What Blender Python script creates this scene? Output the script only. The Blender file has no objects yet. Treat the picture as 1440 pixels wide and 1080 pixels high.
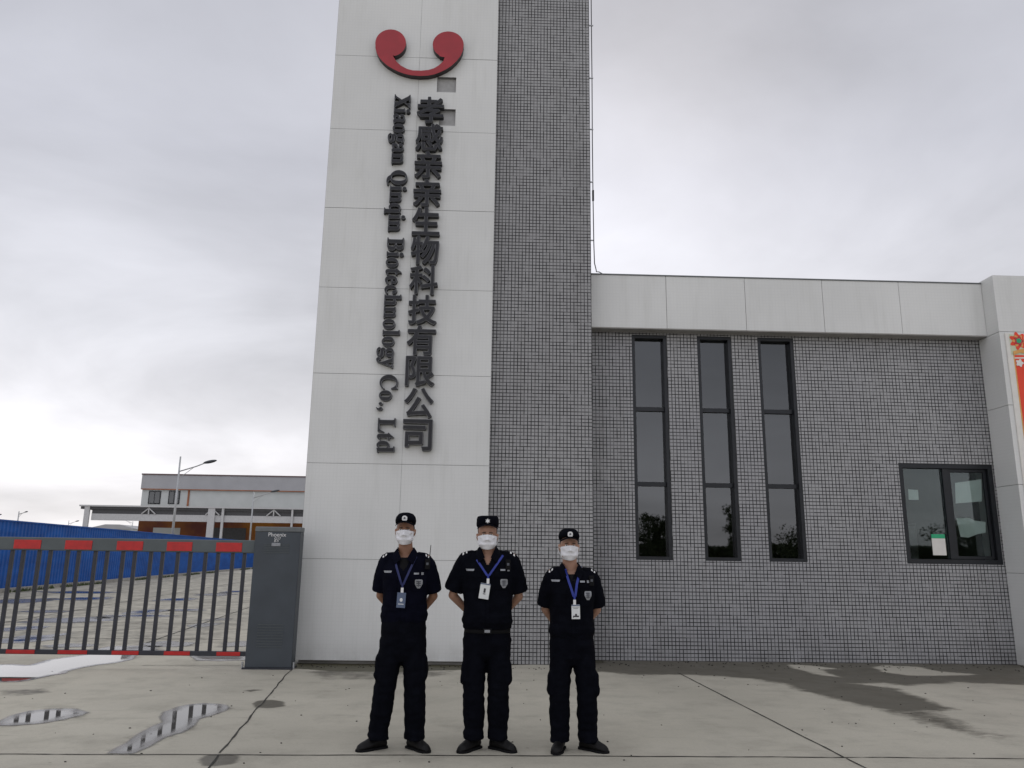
import bpy, bmesh, math, random
import numpy as np
from mathutils import Vector, Matrix, noise
from mathutils.bvhtree import BVHTree
from mathutils.geometry import tessellate_polygon
PI = math.pi
scene = bpy.context.scene
COL = scene.collection

# ------------------------------------------------------------------ camera
FPX = 1100.0
PITCH, ROLL, YAW, EYE = math.radians(12.4), math.radians(-.81), math.radians(1.75), 1.50
FW = Vector((math.sin(YAW)*math.cos(PITCH), math.cos(YAW)*math.cos(PITCH), math.sin(PITCH)))
_r0 = Vector((math.cos(YAW), -math.sin(YAW), 0)); _u0 = _r0.cross(FW)
RT = _r0*math.cos(ROLL) - _u0*math.sin(ROLL)
UP = _u0*math.cos(ROLL) + _r0*math.sin(ROLL)
CAM = Vector((0, 0, EYE))
cam = bpy.data.objects.new('camera', bpy.data.cameras.new('camera')); COL.objects.link(cam)
cam.matrix_world = Matrix(((RT.x, UP.x, -FW.x, 0), (RT.y, UP.y, -FW.y, 0), (RT.z, UP.z, -FW.z, EYE), (0, 0, 0, 1)))
cam.data.sensor_width = 36; cam.data.lens = 36*FPX/1440; cam.data.clip_end = 3000; cam.data.clip_start = .1
scene.camera = cam

def atY(x, y, Y):                       # measured point of the photo on the plane Y = const
    d = RT*(x-720) - UP*(y-540) + FW*FPX
    return CAM + d*(Y/d.y)
def atG(x, y, z=0):                     # measured point of the photo on the ground
    d = RT*(x-720) - UP*(y-540) + FW*FPX
    return CAM + d*((z-EYE)/d.z)

# ------------------------------------------------------------------ sky, sun
SUN_EL, SUN_AZ = math.radians(34), math.radians(12)     # azimuth measured from +Y to +X: the sun stands behind the building
world = bpy.data.worlds.new('World'); scene.world = world; world.use_nodes = True
wn, wl = world.node_tree.nodes, world.node_tree.links
wn.clear()
def N(t, **k):
    n = wn.new(t)
    for a, b in k.items(): setattr(n, a, b)
    return n
def wmath(op, a, b=None, clamp=False):
    n = wn.new('ShaderNodeMath'); n.operation = op; n.use_clamp = clamp
    for i, v in enumerate((a, b)):
        if v is None: continue
        if isinstance(v, (int, float)): n.inputs[i].default_value = v
        else: wl.new(v, n.inputs[i])
    return n.outputs[0]
tc = N('ShaderNodeTexCoord'); sep = N('ShaderNodeSeparateXYZ')
wl.new(tc.outputs['Generated'], sep.inputs[0])
zz = wmath('MAXIMUM', sep.outputs['Z'], 0.0)
den = wmath('ADD', zz, .22)
cx = wmath('DIVIDE', sep.outputs['X'], den); cy = wmath('DIVIDE', sep.outputs['Y'], den)
comb = N('ShaderNodeCombineXYZ'); wl.new(cx, comb.inputs[0]); wl.new(cy, comb.inputs[1])
nz1 = N('ShaderNodeTexNoise'); nz1.inputs['Scale'].default_value = .95; nz1.inputs['Detail'].default_value = 7
nz1.inputs['Roughness'].default_value = .52; nz1.inputs['Distortion'].default_value = .35
mp = N('ShaderNodeMapping'); mp.inputs['Location'].default_value = (9.1, 4.4, 0)
wl.new(comb.outputs[0], mp.inputs[0]); wl.new(mp.outputs[0], nz1.inputs['Vector'])
cl = wmath('SUBTRACT', nz1.outputs[0], .5)
# brightness of the overcast by elevation (z of direction)
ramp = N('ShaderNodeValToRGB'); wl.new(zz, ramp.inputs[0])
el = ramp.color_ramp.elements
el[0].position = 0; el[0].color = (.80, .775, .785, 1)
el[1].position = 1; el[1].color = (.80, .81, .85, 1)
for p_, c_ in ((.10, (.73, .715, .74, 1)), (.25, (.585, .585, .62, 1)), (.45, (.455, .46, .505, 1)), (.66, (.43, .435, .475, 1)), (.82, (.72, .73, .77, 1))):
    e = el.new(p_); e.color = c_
# thinner cloud round the hidden sun
gd = Vector((.145, .91, .385)).normalized()
vd = N('ShaderNodeVectorMath', operation='DOT_PRODUCT'); wl.new(tc.outputs['Generated'], vd.inputs[0]); vd.inputs[1].default_value = gd
g1 = wmath('POWER', wmath('MAXIMUM', vd.outputs['Value'], 0), 60)
g2 = wmath('POWER', wmath('MAXIMUM', vd.outputs['Value'], 0), 9)
gl = wmath('ADD', wmath('MULTIPLY', g1, .38), wmath('MULTIPLY', g2, .10))
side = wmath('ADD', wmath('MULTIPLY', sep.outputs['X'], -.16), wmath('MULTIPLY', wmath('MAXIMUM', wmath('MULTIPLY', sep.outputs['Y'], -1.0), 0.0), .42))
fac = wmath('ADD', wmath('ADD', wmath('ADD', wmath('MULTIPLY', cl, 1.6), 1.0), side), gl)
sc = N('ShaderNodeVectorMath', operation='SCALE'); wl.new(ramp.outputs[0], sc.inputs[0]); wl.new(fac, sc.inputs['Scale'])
sky = N('ShaderNodeTexSky', sky_type='NISHITA'); sky.sun_disc = False
sky.sun_elevation = SUN_EL; sky.sun_rotation = SUN_AZ
SKY_STRENGTH = .1
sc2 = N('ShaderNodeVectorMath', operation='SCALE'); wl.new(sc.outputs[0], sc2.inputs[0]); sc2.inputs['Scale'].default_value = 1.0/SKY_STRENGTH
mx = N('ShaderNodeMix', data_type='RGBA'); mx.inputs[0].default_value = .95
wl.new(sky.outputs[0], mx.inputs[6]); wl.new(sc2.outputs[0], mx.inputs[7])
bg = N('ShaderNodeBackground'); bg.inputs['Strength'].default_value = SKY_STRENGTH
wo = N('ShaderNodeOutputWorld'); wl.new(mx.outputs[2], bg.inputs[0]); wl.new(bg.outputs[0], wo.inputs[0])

sl = bpy.data.lights.new('sun', 'SUN'); sl.energy = .5; sl.angle = math.radians(25); sl.color = (1, .96, .9)
so = bpy.data.objects.new('sun', sl); COL.objects.link(so)
sdir = Vector((math.sin(SUN_AZ)*math.cos(SUN_EL), math.cos(SUN_AZ)*math.cos(SUN_EL), math.sin(SUN_EL)))
so.rotation_euler = sdir.to_track_quat('Z', 'Y').to_euler(); so.location = (5, 40, 40)
scene.view_settings.view_transform = 'Standard'; scene.view_settings.look = 'None'
scene.view_settings.gamma = 1; scene.view_settings.exposure = .2; scene.view_settings.use_curve_mapping = False
scene.render.engine = 'CYCLES'; scene.cycles.max_bounces = 8; scene.cycles.transparent_max_bounces = 16

# ------------------------------------------------------------------ materials
MATS = {}
class MT:
    def __init__(s, name, base=(.5, .5, .5), rough=.6, metal=0, spec=.5):
        s.m = bpy.data.materials.new(name); s.m.use_nodes = True
        s.n = s.m.node_tree.nodes; s.l = s.m.node_tree.links
        s.b = s.n['Principled BSDF']; s.b.inputs['Base Color'].default_value = (*base, 1)
        s.b.inputs['Roughness'].default_value = rough; s.b.inputs['Metallic'].default_value = metal
        s.b.inputs['Specular IOR Level'].default_value = spec
        s.base = base; MATS[name] = s.m
        s.t = s.n.new('ShaderNodeTexCoord')
    def set(s, sock, v):
        if isinstance(v, (int, float)): sock.default_value = v
        elif isinstance(v, (tuple, list)): sock.default_value = v if len(v) != 3 or len(sock.default_value) == 3 else (*v, 1)
        else: s.l.new(v, sock)
    def math(s, op, a, b=None, c=None, clamp=False):
        n = s.n.new('ShaderNodeMath'); n.operation = op; n.use_clamp = clamp
        for i, v in enumerate((a, b, c)):
            if v is not None: s.set(n.inputs[i], v)
        return n.outputs[0]
    def noise(s, scale, detail=4, rough=.55, stretch=(1, 1, 1), coord='Object'):
        mp = s.n.new('ShaderNodeMapping'); mp.inputs['Scale'].default_value = stretch
        s.l.new(s.t.outputs[coord], mp.inputs[0])
        n = s.n.new('ShaderNodeTexNoise'); n.inputs['Scale'].default_value = scale
        n.inputs['Detail'].default_value = detail; n.inputs['Roughness'].default_value = rough
        s.l.new(mp.outputs[0], n.inputs['Vector']); return n.outputs[0]
    def rng(s, v, a, b, c=0, d=1):
        n = s.n.new('ShaderNodeMapRange'); s.set(n.inputs[0], v)
        for i, q in enumerate((a, b, c, d)): n.inputs[i+1].default_value = q
        return n.outputs[0]
    def mix(s, f, a, b, mode='MIX'):
        n = s.n.new('ShaderNodeMix'); n.data_type = 'RGBA'; n.blend_type = mode
        s.set(n.inputs[0], f); s.set(n.inputs[6], a); s.set(n.inputs[7], b); return n.outputs[2]
    def color(s, v): s.l.new(v, s.b.inputs['Base Color'])
    def roughs(s, v): s.set(s.b.inputs['Roughness'], v)
    def bump(s, h, strength=.3, dist=.01):
        n = s.n.new('ShaderNodeBump'); n.inputs['Strength'].default_value = strength; n.inputs['Distance'].default_value = dist
        s.l.new(h, n.inputs['Height']); s.l.new(n.outputs[0], s.b.inputs['Normal'])
def simple(name, base, rough=.6, metal=0, var=.12, scale=8, spec=.5, bump=0):
    M = MT(name, base, rough, metal, spec)
    n = M.noise(scale, 5)
    M.color(M.mix(M.rng(n, .3, .7), tuple(c*(1-var) for c in base), tuple(min(1, c*(1+var)) for c in base)))
    if bump: M.bump(M.noise(scale*6, 3), bump, .004)
    return M.m

simple('cloth', (.0034, .0038, .0065), .95, var=.25, scale=14, spec=.05, bump=.3)
simple('cloth_navy', (.0034, .0038, .0090), .95, var=.25, scale=14, spec=.05, bump=.3)
simple('undershirt', (.006, .006, .007), .9, spec=.2)
simple('leather', (.005, .0045, .005), .5, var=.3, scale=30, spec=.2)
simple('skin', (.36, .20, .135), .55, var=.1, scale=20)
simple('skin_tan', (.27, .135, .08), .55, var=.1, scale=20)
simple('hair', (.008, .007, .006), .6)
simple('eye_white', (.7, .68, .66), .3); simple('iris', (.02, .012, .008), .2)
M = MT('mask_fabric', (.74, .74, .77), .8); w = M.noise(1, 0)
simple('lanyard_blue', (.010, .026, .24), .6, var=.15)
simple('lanyard_navy', (.006, .012, .085), .6, var=.15)
simple('white_plastic', (.72, .72, .72), .4, var=.05)
simple('card_white', (.66, .68, .68), .3, var=.04)
simple('card_blue', (.085, .115, .19), .3, var=.08)
simple('print_dark', (.03, .03, .035), .5)
simple('emblem_silver', (.27, .28, .30), .45, .3, var=.2, scale=60)
simple('emblem_mark', (.07, .075, .09), .5)
simple('gate_grey', (.085, .10, .105), .42, .25, var=.12, scale=4)
simple('cabinet_grey', (.050, .060, .072), .45, .2, var=.12, scale=3)
simple('cabinet_cap', (.13, .14, .145), .45, .2)
simple('bar_dark', (.030, .032, .042), .42, .2, var=.2)
simple('reflector_red', (.46, .010, .010), .35, var=.15, scale=12)
simple('frame_dark', (.014, .016, .020), .38, .3, var=.2)
simple('sign_dark', (.010, .010, .014), .42, .2, var=.3, scale=6)
simple('sign_edge', (.20, .205, .215), .35, .3, var=.2)
simple('logo_red', (.34, .018, .028), .45, var=.12, scale=3)
simple('logo_side', (.018, .012, .014), .5)
simple('galvanised', (.42, .43, .44), .4, .5, var=.1)
simple('lamp_dark', (.06, .065, .075), .4, .3)
simple('black_cable', (.012, .012, .014), .5)
simple('interior_wall', (.07, .075, .08), .9)
simple('interior_dark', (.02, .021, .023), .9)
simple('paper', (.80, .83, .80), .7, var=.05)
simple('green_print', (.02, .36, .17), .5)
simple('banner_red', (.78, .055, .018), .5, var=.08, scale=3)
simple('banner_deep', (.48, .02, .04), .5)
simple('banner_white', (.72, .70, .66), .5, var=.05)
simple('banner_cream', (.55, .60, .42), .5, var=.08)
simple('banner_gold', (.70, .36, .10), .5)
simple('bark', (.05, .04, .03), .9, var=.3)
simple('kerb_concrete', (.27, .26, .24), .85, var=.2, scale=3)
simple('factory_grey', (.36, .36, .375), .7, var=.06, scale=.6)
simple('factory_light', (.52, .54, .53), .7, var=.06, scale=.6)
simple('factory_rust', (.30, .12, .06), .8, var=.2, scale=1)
simple('canopy_white', (.50, .50, .51), .6, var=.08)
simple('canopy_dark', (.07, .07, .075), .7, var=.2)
simple('roof_edge', (.12, .08, .08), .7)
M = MT('factory_brick', (.2, .07, .02), .85)
n_ = M.noise(.25, 3); M.color(M.mix(M.rng(n_, .35, .65), (.34, .13, .012), (.13, .036, .026)))
M = MT('leaf', (.05, .075, .03), .6)
M.color(M.mix(M.noise(1.4, 3), (.030, .050, .018), (.075, .10, .035)))
M = MT('weed', (.06, .09, .03), .7); M.color(M.mix(M.noise(6, 3), (.04, .07, .02), (.10, .12, .05)))
M = MT('fence_blue', (.012, .075, .30), .6, .0, .2)
wv = M.noise(2.5, 4, stretch=(.3, .3, 1))
M.color(M.mix(M.rng(wv, .3, .7), (.003, .055, .25), (.006, .095, .39)))
# white enamelled cladding with a very fine mosaic joint
def grid_lines(M, pitch, wid, sx=0, sz=0, offset=False, pz=None):
    sepn = M.n.new('ShaderNodeSeparateXYZ'); M.l.new(M.t.outputs['Object'], sepn.inputs[0])
    x, z = sepn.outputs['X'], sepn.outputs['Z']
    pz = pz or pitch
    zz = M.math('DIVIDE', M.math('ADD', z, sz), pz)
    xx = M.math('DIVIDE', M.math('ADD', x, sx), pitch)
    fx = M.math('ABSOLUTE', M.math('SUBTRACT', M.math('FRACT', M.math('ADD', xx, 500)), .5))
    fz = M.math('ABSOLUTE', M.math('SUBTRACT', M.math('FRACT', M.math('ADD', zz, 500)), .5))
    lx = M.rng(fx, .5-wid/pitch, .5-wid/pitch*.35)
    lz = M.rng(fz, .5-wid/pz, .5-wid/pz*.35)
    return lx, lz, xx, zz
M = MT('cladding_white', (.66, .665, .65), .38, spec=.4)
a = M.noise(.5, 5); b_ = M.noise(2.2, 6, .65, (3, 1, .35))
c0 = M.mix(M.rng(a, .3, .7), (.64, .645, .634), (.73, .735, .722))
c0 = M.mix(M.math('MULTIPLY', M.rng(b_, .50, .72), .18), c0, (.43, .43, .40))
lx, lz, _, _ = grid_lines(M, .052, .006)
c0 = M.mix(M.math('MULTIPLY', M.math('MAXIMUM', lx, lz), .05), c0, (.2, .2, .2))
sz_ = M.n.new('ShaderNodeSeparateXYZ'); M.l.new(M.t.outputs['Object'], sz_.inputs[0])
dirt_shade = M.math('MULTIPLY', M.rng(sz_.outputs['Z'], .32, .04), M.rng(M.noise(3, 5, .6), .35, .7))  # wall foot darkened in the colour: patchy dirt that doubles as contact shade
c0 = M.mix(M.math('MULTIPLY', dirt_shade, .4), c0, (.20, .19, .15))
M.color(c0); M.roughs(M.rng(b_, .3, .7, .3, .5))
M.bump(M.noise(.8, 2), .12, .02)
# grey mosaic tile
def tile_mat(name, c1, c2, pitch, gw, sx):
    M = MT(name, c1, .42, spec=.4)
    lx, lz, xx, zz = grid_lines(M, pitch, gw, sx)
    pat = M.noise(1.15, 4, .6)                    # patchy filling of the joints: first one way, then the other
    pat2 = M.noise(5.5, 3, .6)
    fx = M.math('FLOOR', M.math('ADD', xx, .5)); fz = M.math('FLOOR', M.math('ADD', zz, .5))
    def cell(px, pz, seed):
        cb = M.n.new('ShaderNodeCombineXYZ'); M.set(cb.inputs[0], px); M.set(cb.inputs[1], pz); cb.inputs[2].default_value = seed
        wn_ = M.n.new('ShaderNodeTexWhiteNoise'); wn_.noise_dimensions = '3D'; M.l.new(cb.outputs[0], wn_.inputs['Vector']); return wn_.outputs[0]
    # each joint between two neighbouring tiles is deep and dark, or filled
    jx = cell(fx, M.math('FLOOR', M.math('DIVIDE', zz, 3)), 1.5)
    jz = cell(M.math('FLOOR', M.math('DIVIDE', M.math('ADD', xx, M.math('MULTIPLY', fz, 1.37)), 3)), fz, 7.5)
    sxn = M.math('ADD', jx, M.math('MULTIPLY', M.math('SUBTRACT', pat, .5), 1.5))
    szn = M.math('SUBTRACT', jz, M.math('MULTIPLY', M.math('SUBTRACT', pat, .5), 1.5))
    ax = M.rng(sxn, .15, .6, .55, 1.0); az = M.rng(szn, .1, .5, .62, 1.0)
    g = M.math('MAXIMUM', M.math('MULTIPLY', lx, ax), M.math('MULTIPLY', lz, az))
    tv = cell(M.math('FLOOR', xx), M.math('FLOOR', zz), 3.3)
    tc_ = M.mix(tv, tuple(v*.94 for v in c1), tuple(v*1.06 for v in c1))
    tc_ = M.mix(M.rng(M.noise(.35, 4), .35, .65), tc_, c2)
    sz2 = M.n.new('ShaderNodeSeparateXYZ'); M.l.new(M.t.outputs['Object'], sz2.inputs[0])
    damp = M.math('MULTIPLY', M.rng(sz2.outputs['Z'], .5, .02), M.rng(M.noise(2.5, 5), .3, .65))
    tc_ = M.mix(M.math('MULTIPLY', damp, .35), tc_, (.09, .09, .08))
    stk = M.noise(1.6, 5, .65, (3.5, 1, .22)); tc_ = M.mix(M.math('MULTIPLY', M.rng(stk, .5, .75), .30), tc_, (.17, .165, .155))
    M.color(M.mix(g, tc_, (.004, .004, .005)))
    M.roughs(M.math('ADD', M.math('MULTIPLY', g, .45), .38))
    M.bump(M.math('MULTIPLY', M.math('MAXIMUM', lx, lz), -1.0), .5, .004)
tile_mat('tile_tower', (.36, .36, .365), (.30, .298, .305), .0545, .0088, 0)
tile_mat('tile_wing', (.38, .38, .385), (.32, .32, .335), .0557, .0088, .013)
simple('reveal', (.20, .20, .205), .7); simple('soffit', (.32, .31, .30), .8); simple('vent_grey', (.42, .42, .42), .7, var=.15)
simple('backing', (.26, .26, .25), .9)
# window glass: tinted, mirror-like at the surface
def glass(name, tint, refl, ior=1.7):
    m = bpy.data.materials.new(name); m.use_nodes = True; n = m.node_tree.nodes; l = m.node_tree.links; n.clear()
    o = n.new('ShaderNodeOutputMaterial'); mxs = n.new('ShaderNodeMixShader'); tr = n.new('ShaderNodeBsdfTransparent'); gg = n.new('ShaderNodeBsdfGlossy')
    tr.inputs[0].default_value = (*tint, 1); gg.inputs[0].default_value = (*refl, 1); gg.inputs['Roughness'].default_value = .015
    fr = n.new('ShaderNodeFresnel'); fr.inputs[0].default_value = ior
    tcn = n.new('ShaderNodeTexCoord'); nn = n.new('ShaderNodeTexNoise'); nn.inputs['Scale'].default_value = .9; nn.inputs['Detail'].default_value = 1
    bb = n.new('ShaderNodeBump'); bb.inputs['Strength'].default_value = .10; bb.inputs['Distance'].default_value = .02
    l.new(tcn.outputs['Object'], nn.inputs[0]); l.new(nn.outputs[0], bb.inputs['Height']); l.new(bb.outputs[0], gg.inputs['Normal'])
    l.new(fr.outputs[0], mxs.inputs[0]); l.new(tr.outputs[0], mxs.inputs[1]); l.new(gg.outputs[0], mxs.inputs[2]); l.new(mxs.outputs[0], o.inputs[0])
    MATS[name] = m
glass('glass', (.20, .23, .24), (.93, .96, 1.0), 1.85); glass('glass_clear', (.80, .84, .83), (.85, .93, .95), 1.5)
# ground concrete
M = MT('ground_concrete', (.3, .29, .26), .8, spec=.35)
at = M.n.new('ShaderNodeAttribute'); at.attribute_name = 'wet'
at2 = M.n.new('ShaderNodeAttribute'); at2.attribute_name = 'moss'
big = M.noise(.32, 5, .6); mid = M.noise(2.1, 6, .65); fine = M.noise(38, 4, .7)
c0 = M.mix(M.rng(big, .35, .65), (.40, .375, .312), (.50, .470, .393))
c0 = M.mix(M.math('MULTIPLY', M.rng(mid, .48, .70), .55), c0, (.30, .280, .235))
c0 = M.mix(M.math('MULTIPLY', M.rng(M.noise(.9, 5, .6, (1, .35, 1)), .52, .68), .25), c0, (.57, .53, .44))
c0 = M.mix(M.math('MULTIPLY', M.rng(fine, .35, .75), .16), c0, (.20, .185, .15))
c0 = M.mix(M.math('MULTIPLY', M.rng(M.noise(3.0, 7, .75, (.35, 2.2, 1)), .56, .70), .35), c0, (.22, .205, .17))
c0 = M.mix(M.math('MULTIPLY', M.rng(M.noise(90, 2, .5), .62, .72), .35), c0, (.12, .11, .09))
spots = M.n.new('ShaderNodeTexVoronoi'); spots.inputs['Scale'].default_value = 2.3
M.l.new(M.t.outputs['Object'], spots.inputs['Vector'])
c0 = M.mix(M.math('MULTIPLY', M.rng(spots.outputs['Distance'], .045, .02), .5), c0, (.11, .10, .085))
wet = M.rng(M.math('ADD', at.outputs['Fac'], M.math('MULTIPLY', M.math('SUBTRACT', M.math('ADD', M.math('MULTIPLY', mid, .6), M.math('MULTIPLY', M.noise(6, 7, .75, (1, 2.2, 1)), .55)), .55), 1.35)), .30, .60)
wet = M.math('MULTIPLY', wet, M.rng(at.outputs['Fac'], .02, .2))
moss = M.rng(M.math('ADD', at2.outputs['Fac'], M.math('MULTIPLY', M.math('SUBTRACT', mid, .5), .6)), .35, .65)
moss = M.math('MULTIPLY', moss, M.rng(at2.outputs['Fac'], .02, .2))
c1 = M.mix(M.math('MULTIPLY', wet, .88), c0, M.mix(.90, c0, (.044, .038, .024)))
c1 = M.mix(M.math('MULTIPLY', moss, .9), c1, (.062, .056, .028))
M.color(c1)
M.roughs(M.math('SUBTRACT', M.rng(mid, .3, .7, .72, .88), M.math('MULTIPLY', wet, .30)))
M.bump(M.math('ADD', M.math('MULTIPLY', fine, .4), mid), .18, .01)
M = MT('water', (.13, .125, .115), .3, spec=.5)
at = M.n.new('ShaderNodeAttribute'); at.attribute_name = 'depth'
nn_ = M.math('MULTIPLY', M.math('SUBTRACT', M.noise(3.2, 4, .6), .5), .16)
dd = M.math('ADD', at.outputs['Fac'], nn_)
film = M.n.new('ShaderNodeBsdfPrincipled'); film.inputs['Base Color'].default_value = (.16, .152, .142, 1); film.inputs['Roughness'].default_value = .22; film.inputs['IOR'].default_value = 1.45
film.inputs['Specular IOR Level'].default_value = .5
M.b.inputs['Base Color'].default_value = (.07, .066, .058, 1); M.b.inputs['Roughness'].default_value = .025; M.b.inputs['IOR'].default_value = 1.65
M.bump(M.noise(2.2, 2), .03, .01)
mm1 = M.n.new('ShaderNodeMixShader'); mm2 = M.n.new('ShaderNodeMixShader'); trn = M.n.new('ShaderNodeBsdfTransparent'); out_ = M.n['Material Output']
M.l.new(M.rng(dd, .05, .12), mm1.inputs[0]); M.l.new(film.outputs[0], mm1.inputs[1]); M.l.new(M.b.outputs[0], mm1.inputs[2])
M.l.new(M.rng(M.math('ADD', at.outputs['Fac'], M.math('MULTIPLY', nn_, .35)), -.015, .02), mm2.inputs[0]); M.l.new(trn.outputs[0], mm2.inputs[1]); M.l.new(mm1.outputs[0], mm2.inputs[2]); M.l.new(mm2.outputs[0], out_.inputs[0])
simple('joint_dark', (.035, .033, .028), .9, var=.4, scale=20)
simple('outer_ground', (.2, .2, .16), .9, var=.3, scale=.2)

# ------------------------------------------------------------------ mesh helpers
def finish(name, verts, faces, mat, parent=None, smooth=False, slots=None, fm=None):
    me = bpy.data.meshes.new(name); me.from_pydata([tuple(v) for v in verts], [], faces); me.validate()
    o = bpy.data.objects.new(name, me); COL.objects.link(o)
    for m in (slots or [mat]): me.materials.append(MATS[m])
    if fm and len(fm) == len(me.polygons): me.polygons.foreach_set('material_index', fm)
    if smooth: me.polygons.foreach_set('use_smooth', [True]*len(me.polygons))
    if parent: o.parent = parent
    return o
class MB:
    def __init__(s): s.v = []; s.f = []; s.m = []
    def add(s, vs, fs, mi=0):
        b = len(s.v); s.v += [tuple(v) for v in vs]; s.f += [tuple(i+b for i in f) for f in fs]; s.m += [mi]*len(fs); return s
    def box(s, x0, x1, y0, y1, z0, z1, mi=0, bev=0):
        if bev:
            b = bev; vs = []; 
            bm = bmesh.new(); bmesh.ops.create_cube(bm, size=1)
            for v in bm.verts: v.co = Vector(((x0+x1)/2+v.co.x*(x1-x0), (y0+y1)/2+v.co.y*(y1-y0), (z0+z1)/2+v.co.z*(z1-z0)))
            bmesh.ops.bevel(bm, geom=list(bm.edges), offset=b, segments=2, affect='EDGES', profile=.5)
            bm.verts.index_update(); s.add([v.co[:] for v in bm.verts], [[v.index for v in f.verts] for f in bm.faces], mi); bm.free(); return s
        return s.add([(x0, y0, z0), (x1, y0, z0), (x1, y1, z0), (x0, y1, z0), (x0, y0, z1), (x1, y0, z1), (x1, y1, z1), (x0, y1, z1)],
                     [(0, 3, 2, 1), (4, 5, 6, 7), (0, 1, 5, 4), (1, 2, 6, 5), (2, 3, 7, 6), (3, 0, 4, 7)], mi)
    def tube(s, pts, r, n=8, mi=0, cap=True):
        pts = [Vector(p) for p in pts]; rr = r if isinstance(r, (list, tuple)) else [r]*len(pts)
        vs = []; fs = []
        for i, p in enumerate(pts):
            d = (pts[min(i+1, len(pts)-1)] - pts[max(i-1, 0)]).normalized()
            a = d.orthogonal().normalized() if i == 0 else (a - d*a.dot(d)).normalized()
            b = d.cross(a)
            for k in range(n):
                t = 2*PI*k/n; vs.append(p + a*math.cos(t)*rr[i] + b*math.sin(t)*rr[i])
        for i in range(len(pts)-1):
            for k in range(n):
                q = (k+1) % n; fs.append((i*n+k, i*n+q, (i+1)*n+q, (i+1)*n+k))
        if cap: fs.append(tuple(range(n))[::-1]); fs.append(tuple((len(pts)-1)*n+k for k in range(n)))
        return s.add(vs, fs, mi)
    def prism(s, poly, y0, y1, mi=0, axis='Y'):       # outline in X,Z pulled from y0 to y1
        n = len(poly); tris = []
        tris = [list(t) for t in tessellate_polygon([[Vector((x, z, 0)) for x, z in poly]])]
        V = [(x, y0, z) for x, z in poly] + [(x, y1, z) for x, z in poly]
        area = sum(poly[i][0]*poly[(i+1) % n][1] - poly[(i+1) % n][0]*poly[i][1] for i in range(n))
        F = tris + [[i+n for i in t][::-1] for t in tris]; F += [(i, i+n, (i+1) % n+n, (i+1) % n) for i in range(n)]
        b = len(s.v); s.v += V; s.f += [tuple(i+b for i in q) for q in F]; s.m += [mi]*len(tris)*2+[(mi+1 if axis == 'S' else mi)]*n
        return s
    def ellipsoid(s, c, r, n=12, m=8, rot=None, mi=0):
        vs = []; fs = []
        for j in range(m+1):
            ph = PI*j/m
            for k in range(n):
                t = 2*PI*k/n; v = Vector((r[0]*math.sin(ph)*math.cos(t), r[1]*math.sin(ph)*math.sin(t), r[2]*math.cos(ph)))
                if rot: v = rot @ v
                vs.append(Vector(c)+v)
        for j in range(m):
            for k in range(n):
                q = (k+1) % n
                if j == 0: fs.append((k, n+k, n+q))
                elif j == m-1: fs.append((j*n+k, (j+1)*n+k, j*n+q))
                else: fs.append((j*n+k, (j+1)*n+k, (j+1)*n+q, j*n+q))
        return s.add(vs, fs, mi)
    def loft(s, rings, n=24, mi=0, power=2.0):
        # rings: (cx, cy, cz, rx, ry[, tilt x, tilt y]); closed at both ends
        vs = []; fs = []
        for R in rings:
            cx_, cy_, cz_, rx, ry = R[:5]; tx, ty = (R[5], R[6]) if len(R) > 5 else (0, 0)
            for k in range(n):
                t = 2*PI*k/n; c_, s_ = math.cos(t), math.sin(t)
                px = math.copysign(abs(c_)**(2/power), c_)*rx; py = math.copysign(abs(s_)**(2/power), s_)*ry
                vs.append((cx_+px, cy_+py, cz_+px*tx+py*ty))
        for i in range(len(rings)-1):
            for k in range(n):
                q = (k+1) % n; fs.append((i*n+k, i*n+q, (i+1)*n+q, (i+1)*n+k))
        fs.append(tuple(range(n))[::-1]); fs.append(tuple((len(rings)-1)*n+k for k in range(n)))
        return s.add(vs, fs, mi)
    def capsule(s, p, q, r0, r1, n=14):
        p, q = Vector(p), Vector(q); d = (q-p).normalized(); pts = []; rs = []
        for i in range(5): a = PI/2*(1-i/4); pts.append(p-d*r0*math.sin(a)); rs.append(max(r0*math.cos(a), .0008))
        for i in range(5): a = PI/2*i/4; pts.append(q+d*r1*math.sin(a)); rs.append(max(r1*math.cos(a), .0008))
        return s.tube(pts, rs, n)
    def build(s, name, mat, parent=None, smooth=False, slots=None):
        return finish(name, s.v, s.f, mat, parent, smooth, slots, s.m if slots else None)
def fixn(o):
    bm = bmesh.new(); bm.from_mesh(o.data); bmesh.ops.recalc_face_normals(bm, faces=bm.faces); bm.to_mesh(o.data); bm.free(); return o
def tag(o, label=None, cat=None, group=None, kind=None):
    if label: o['label'] = label
    if cat: o['category'] = cat
    if group: o['group'] = group
    if kind: o['kind'] = kind
    return o
def empty(name, loc=(0, 0, 0), rz=0):
    o = bpy.data.objects.new(name, None); COL.objects.link(o); o.location = loc; o.rotation_euler = (0, 0, rz); o.empty_display_size = .2; return o
def copy_tree(o, parent=None):
    c = o.copy(); COL.objects.link(c); c.parent = parent
    for ch in list(o.children): copy_tree(ch, c)
    return c

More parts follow.
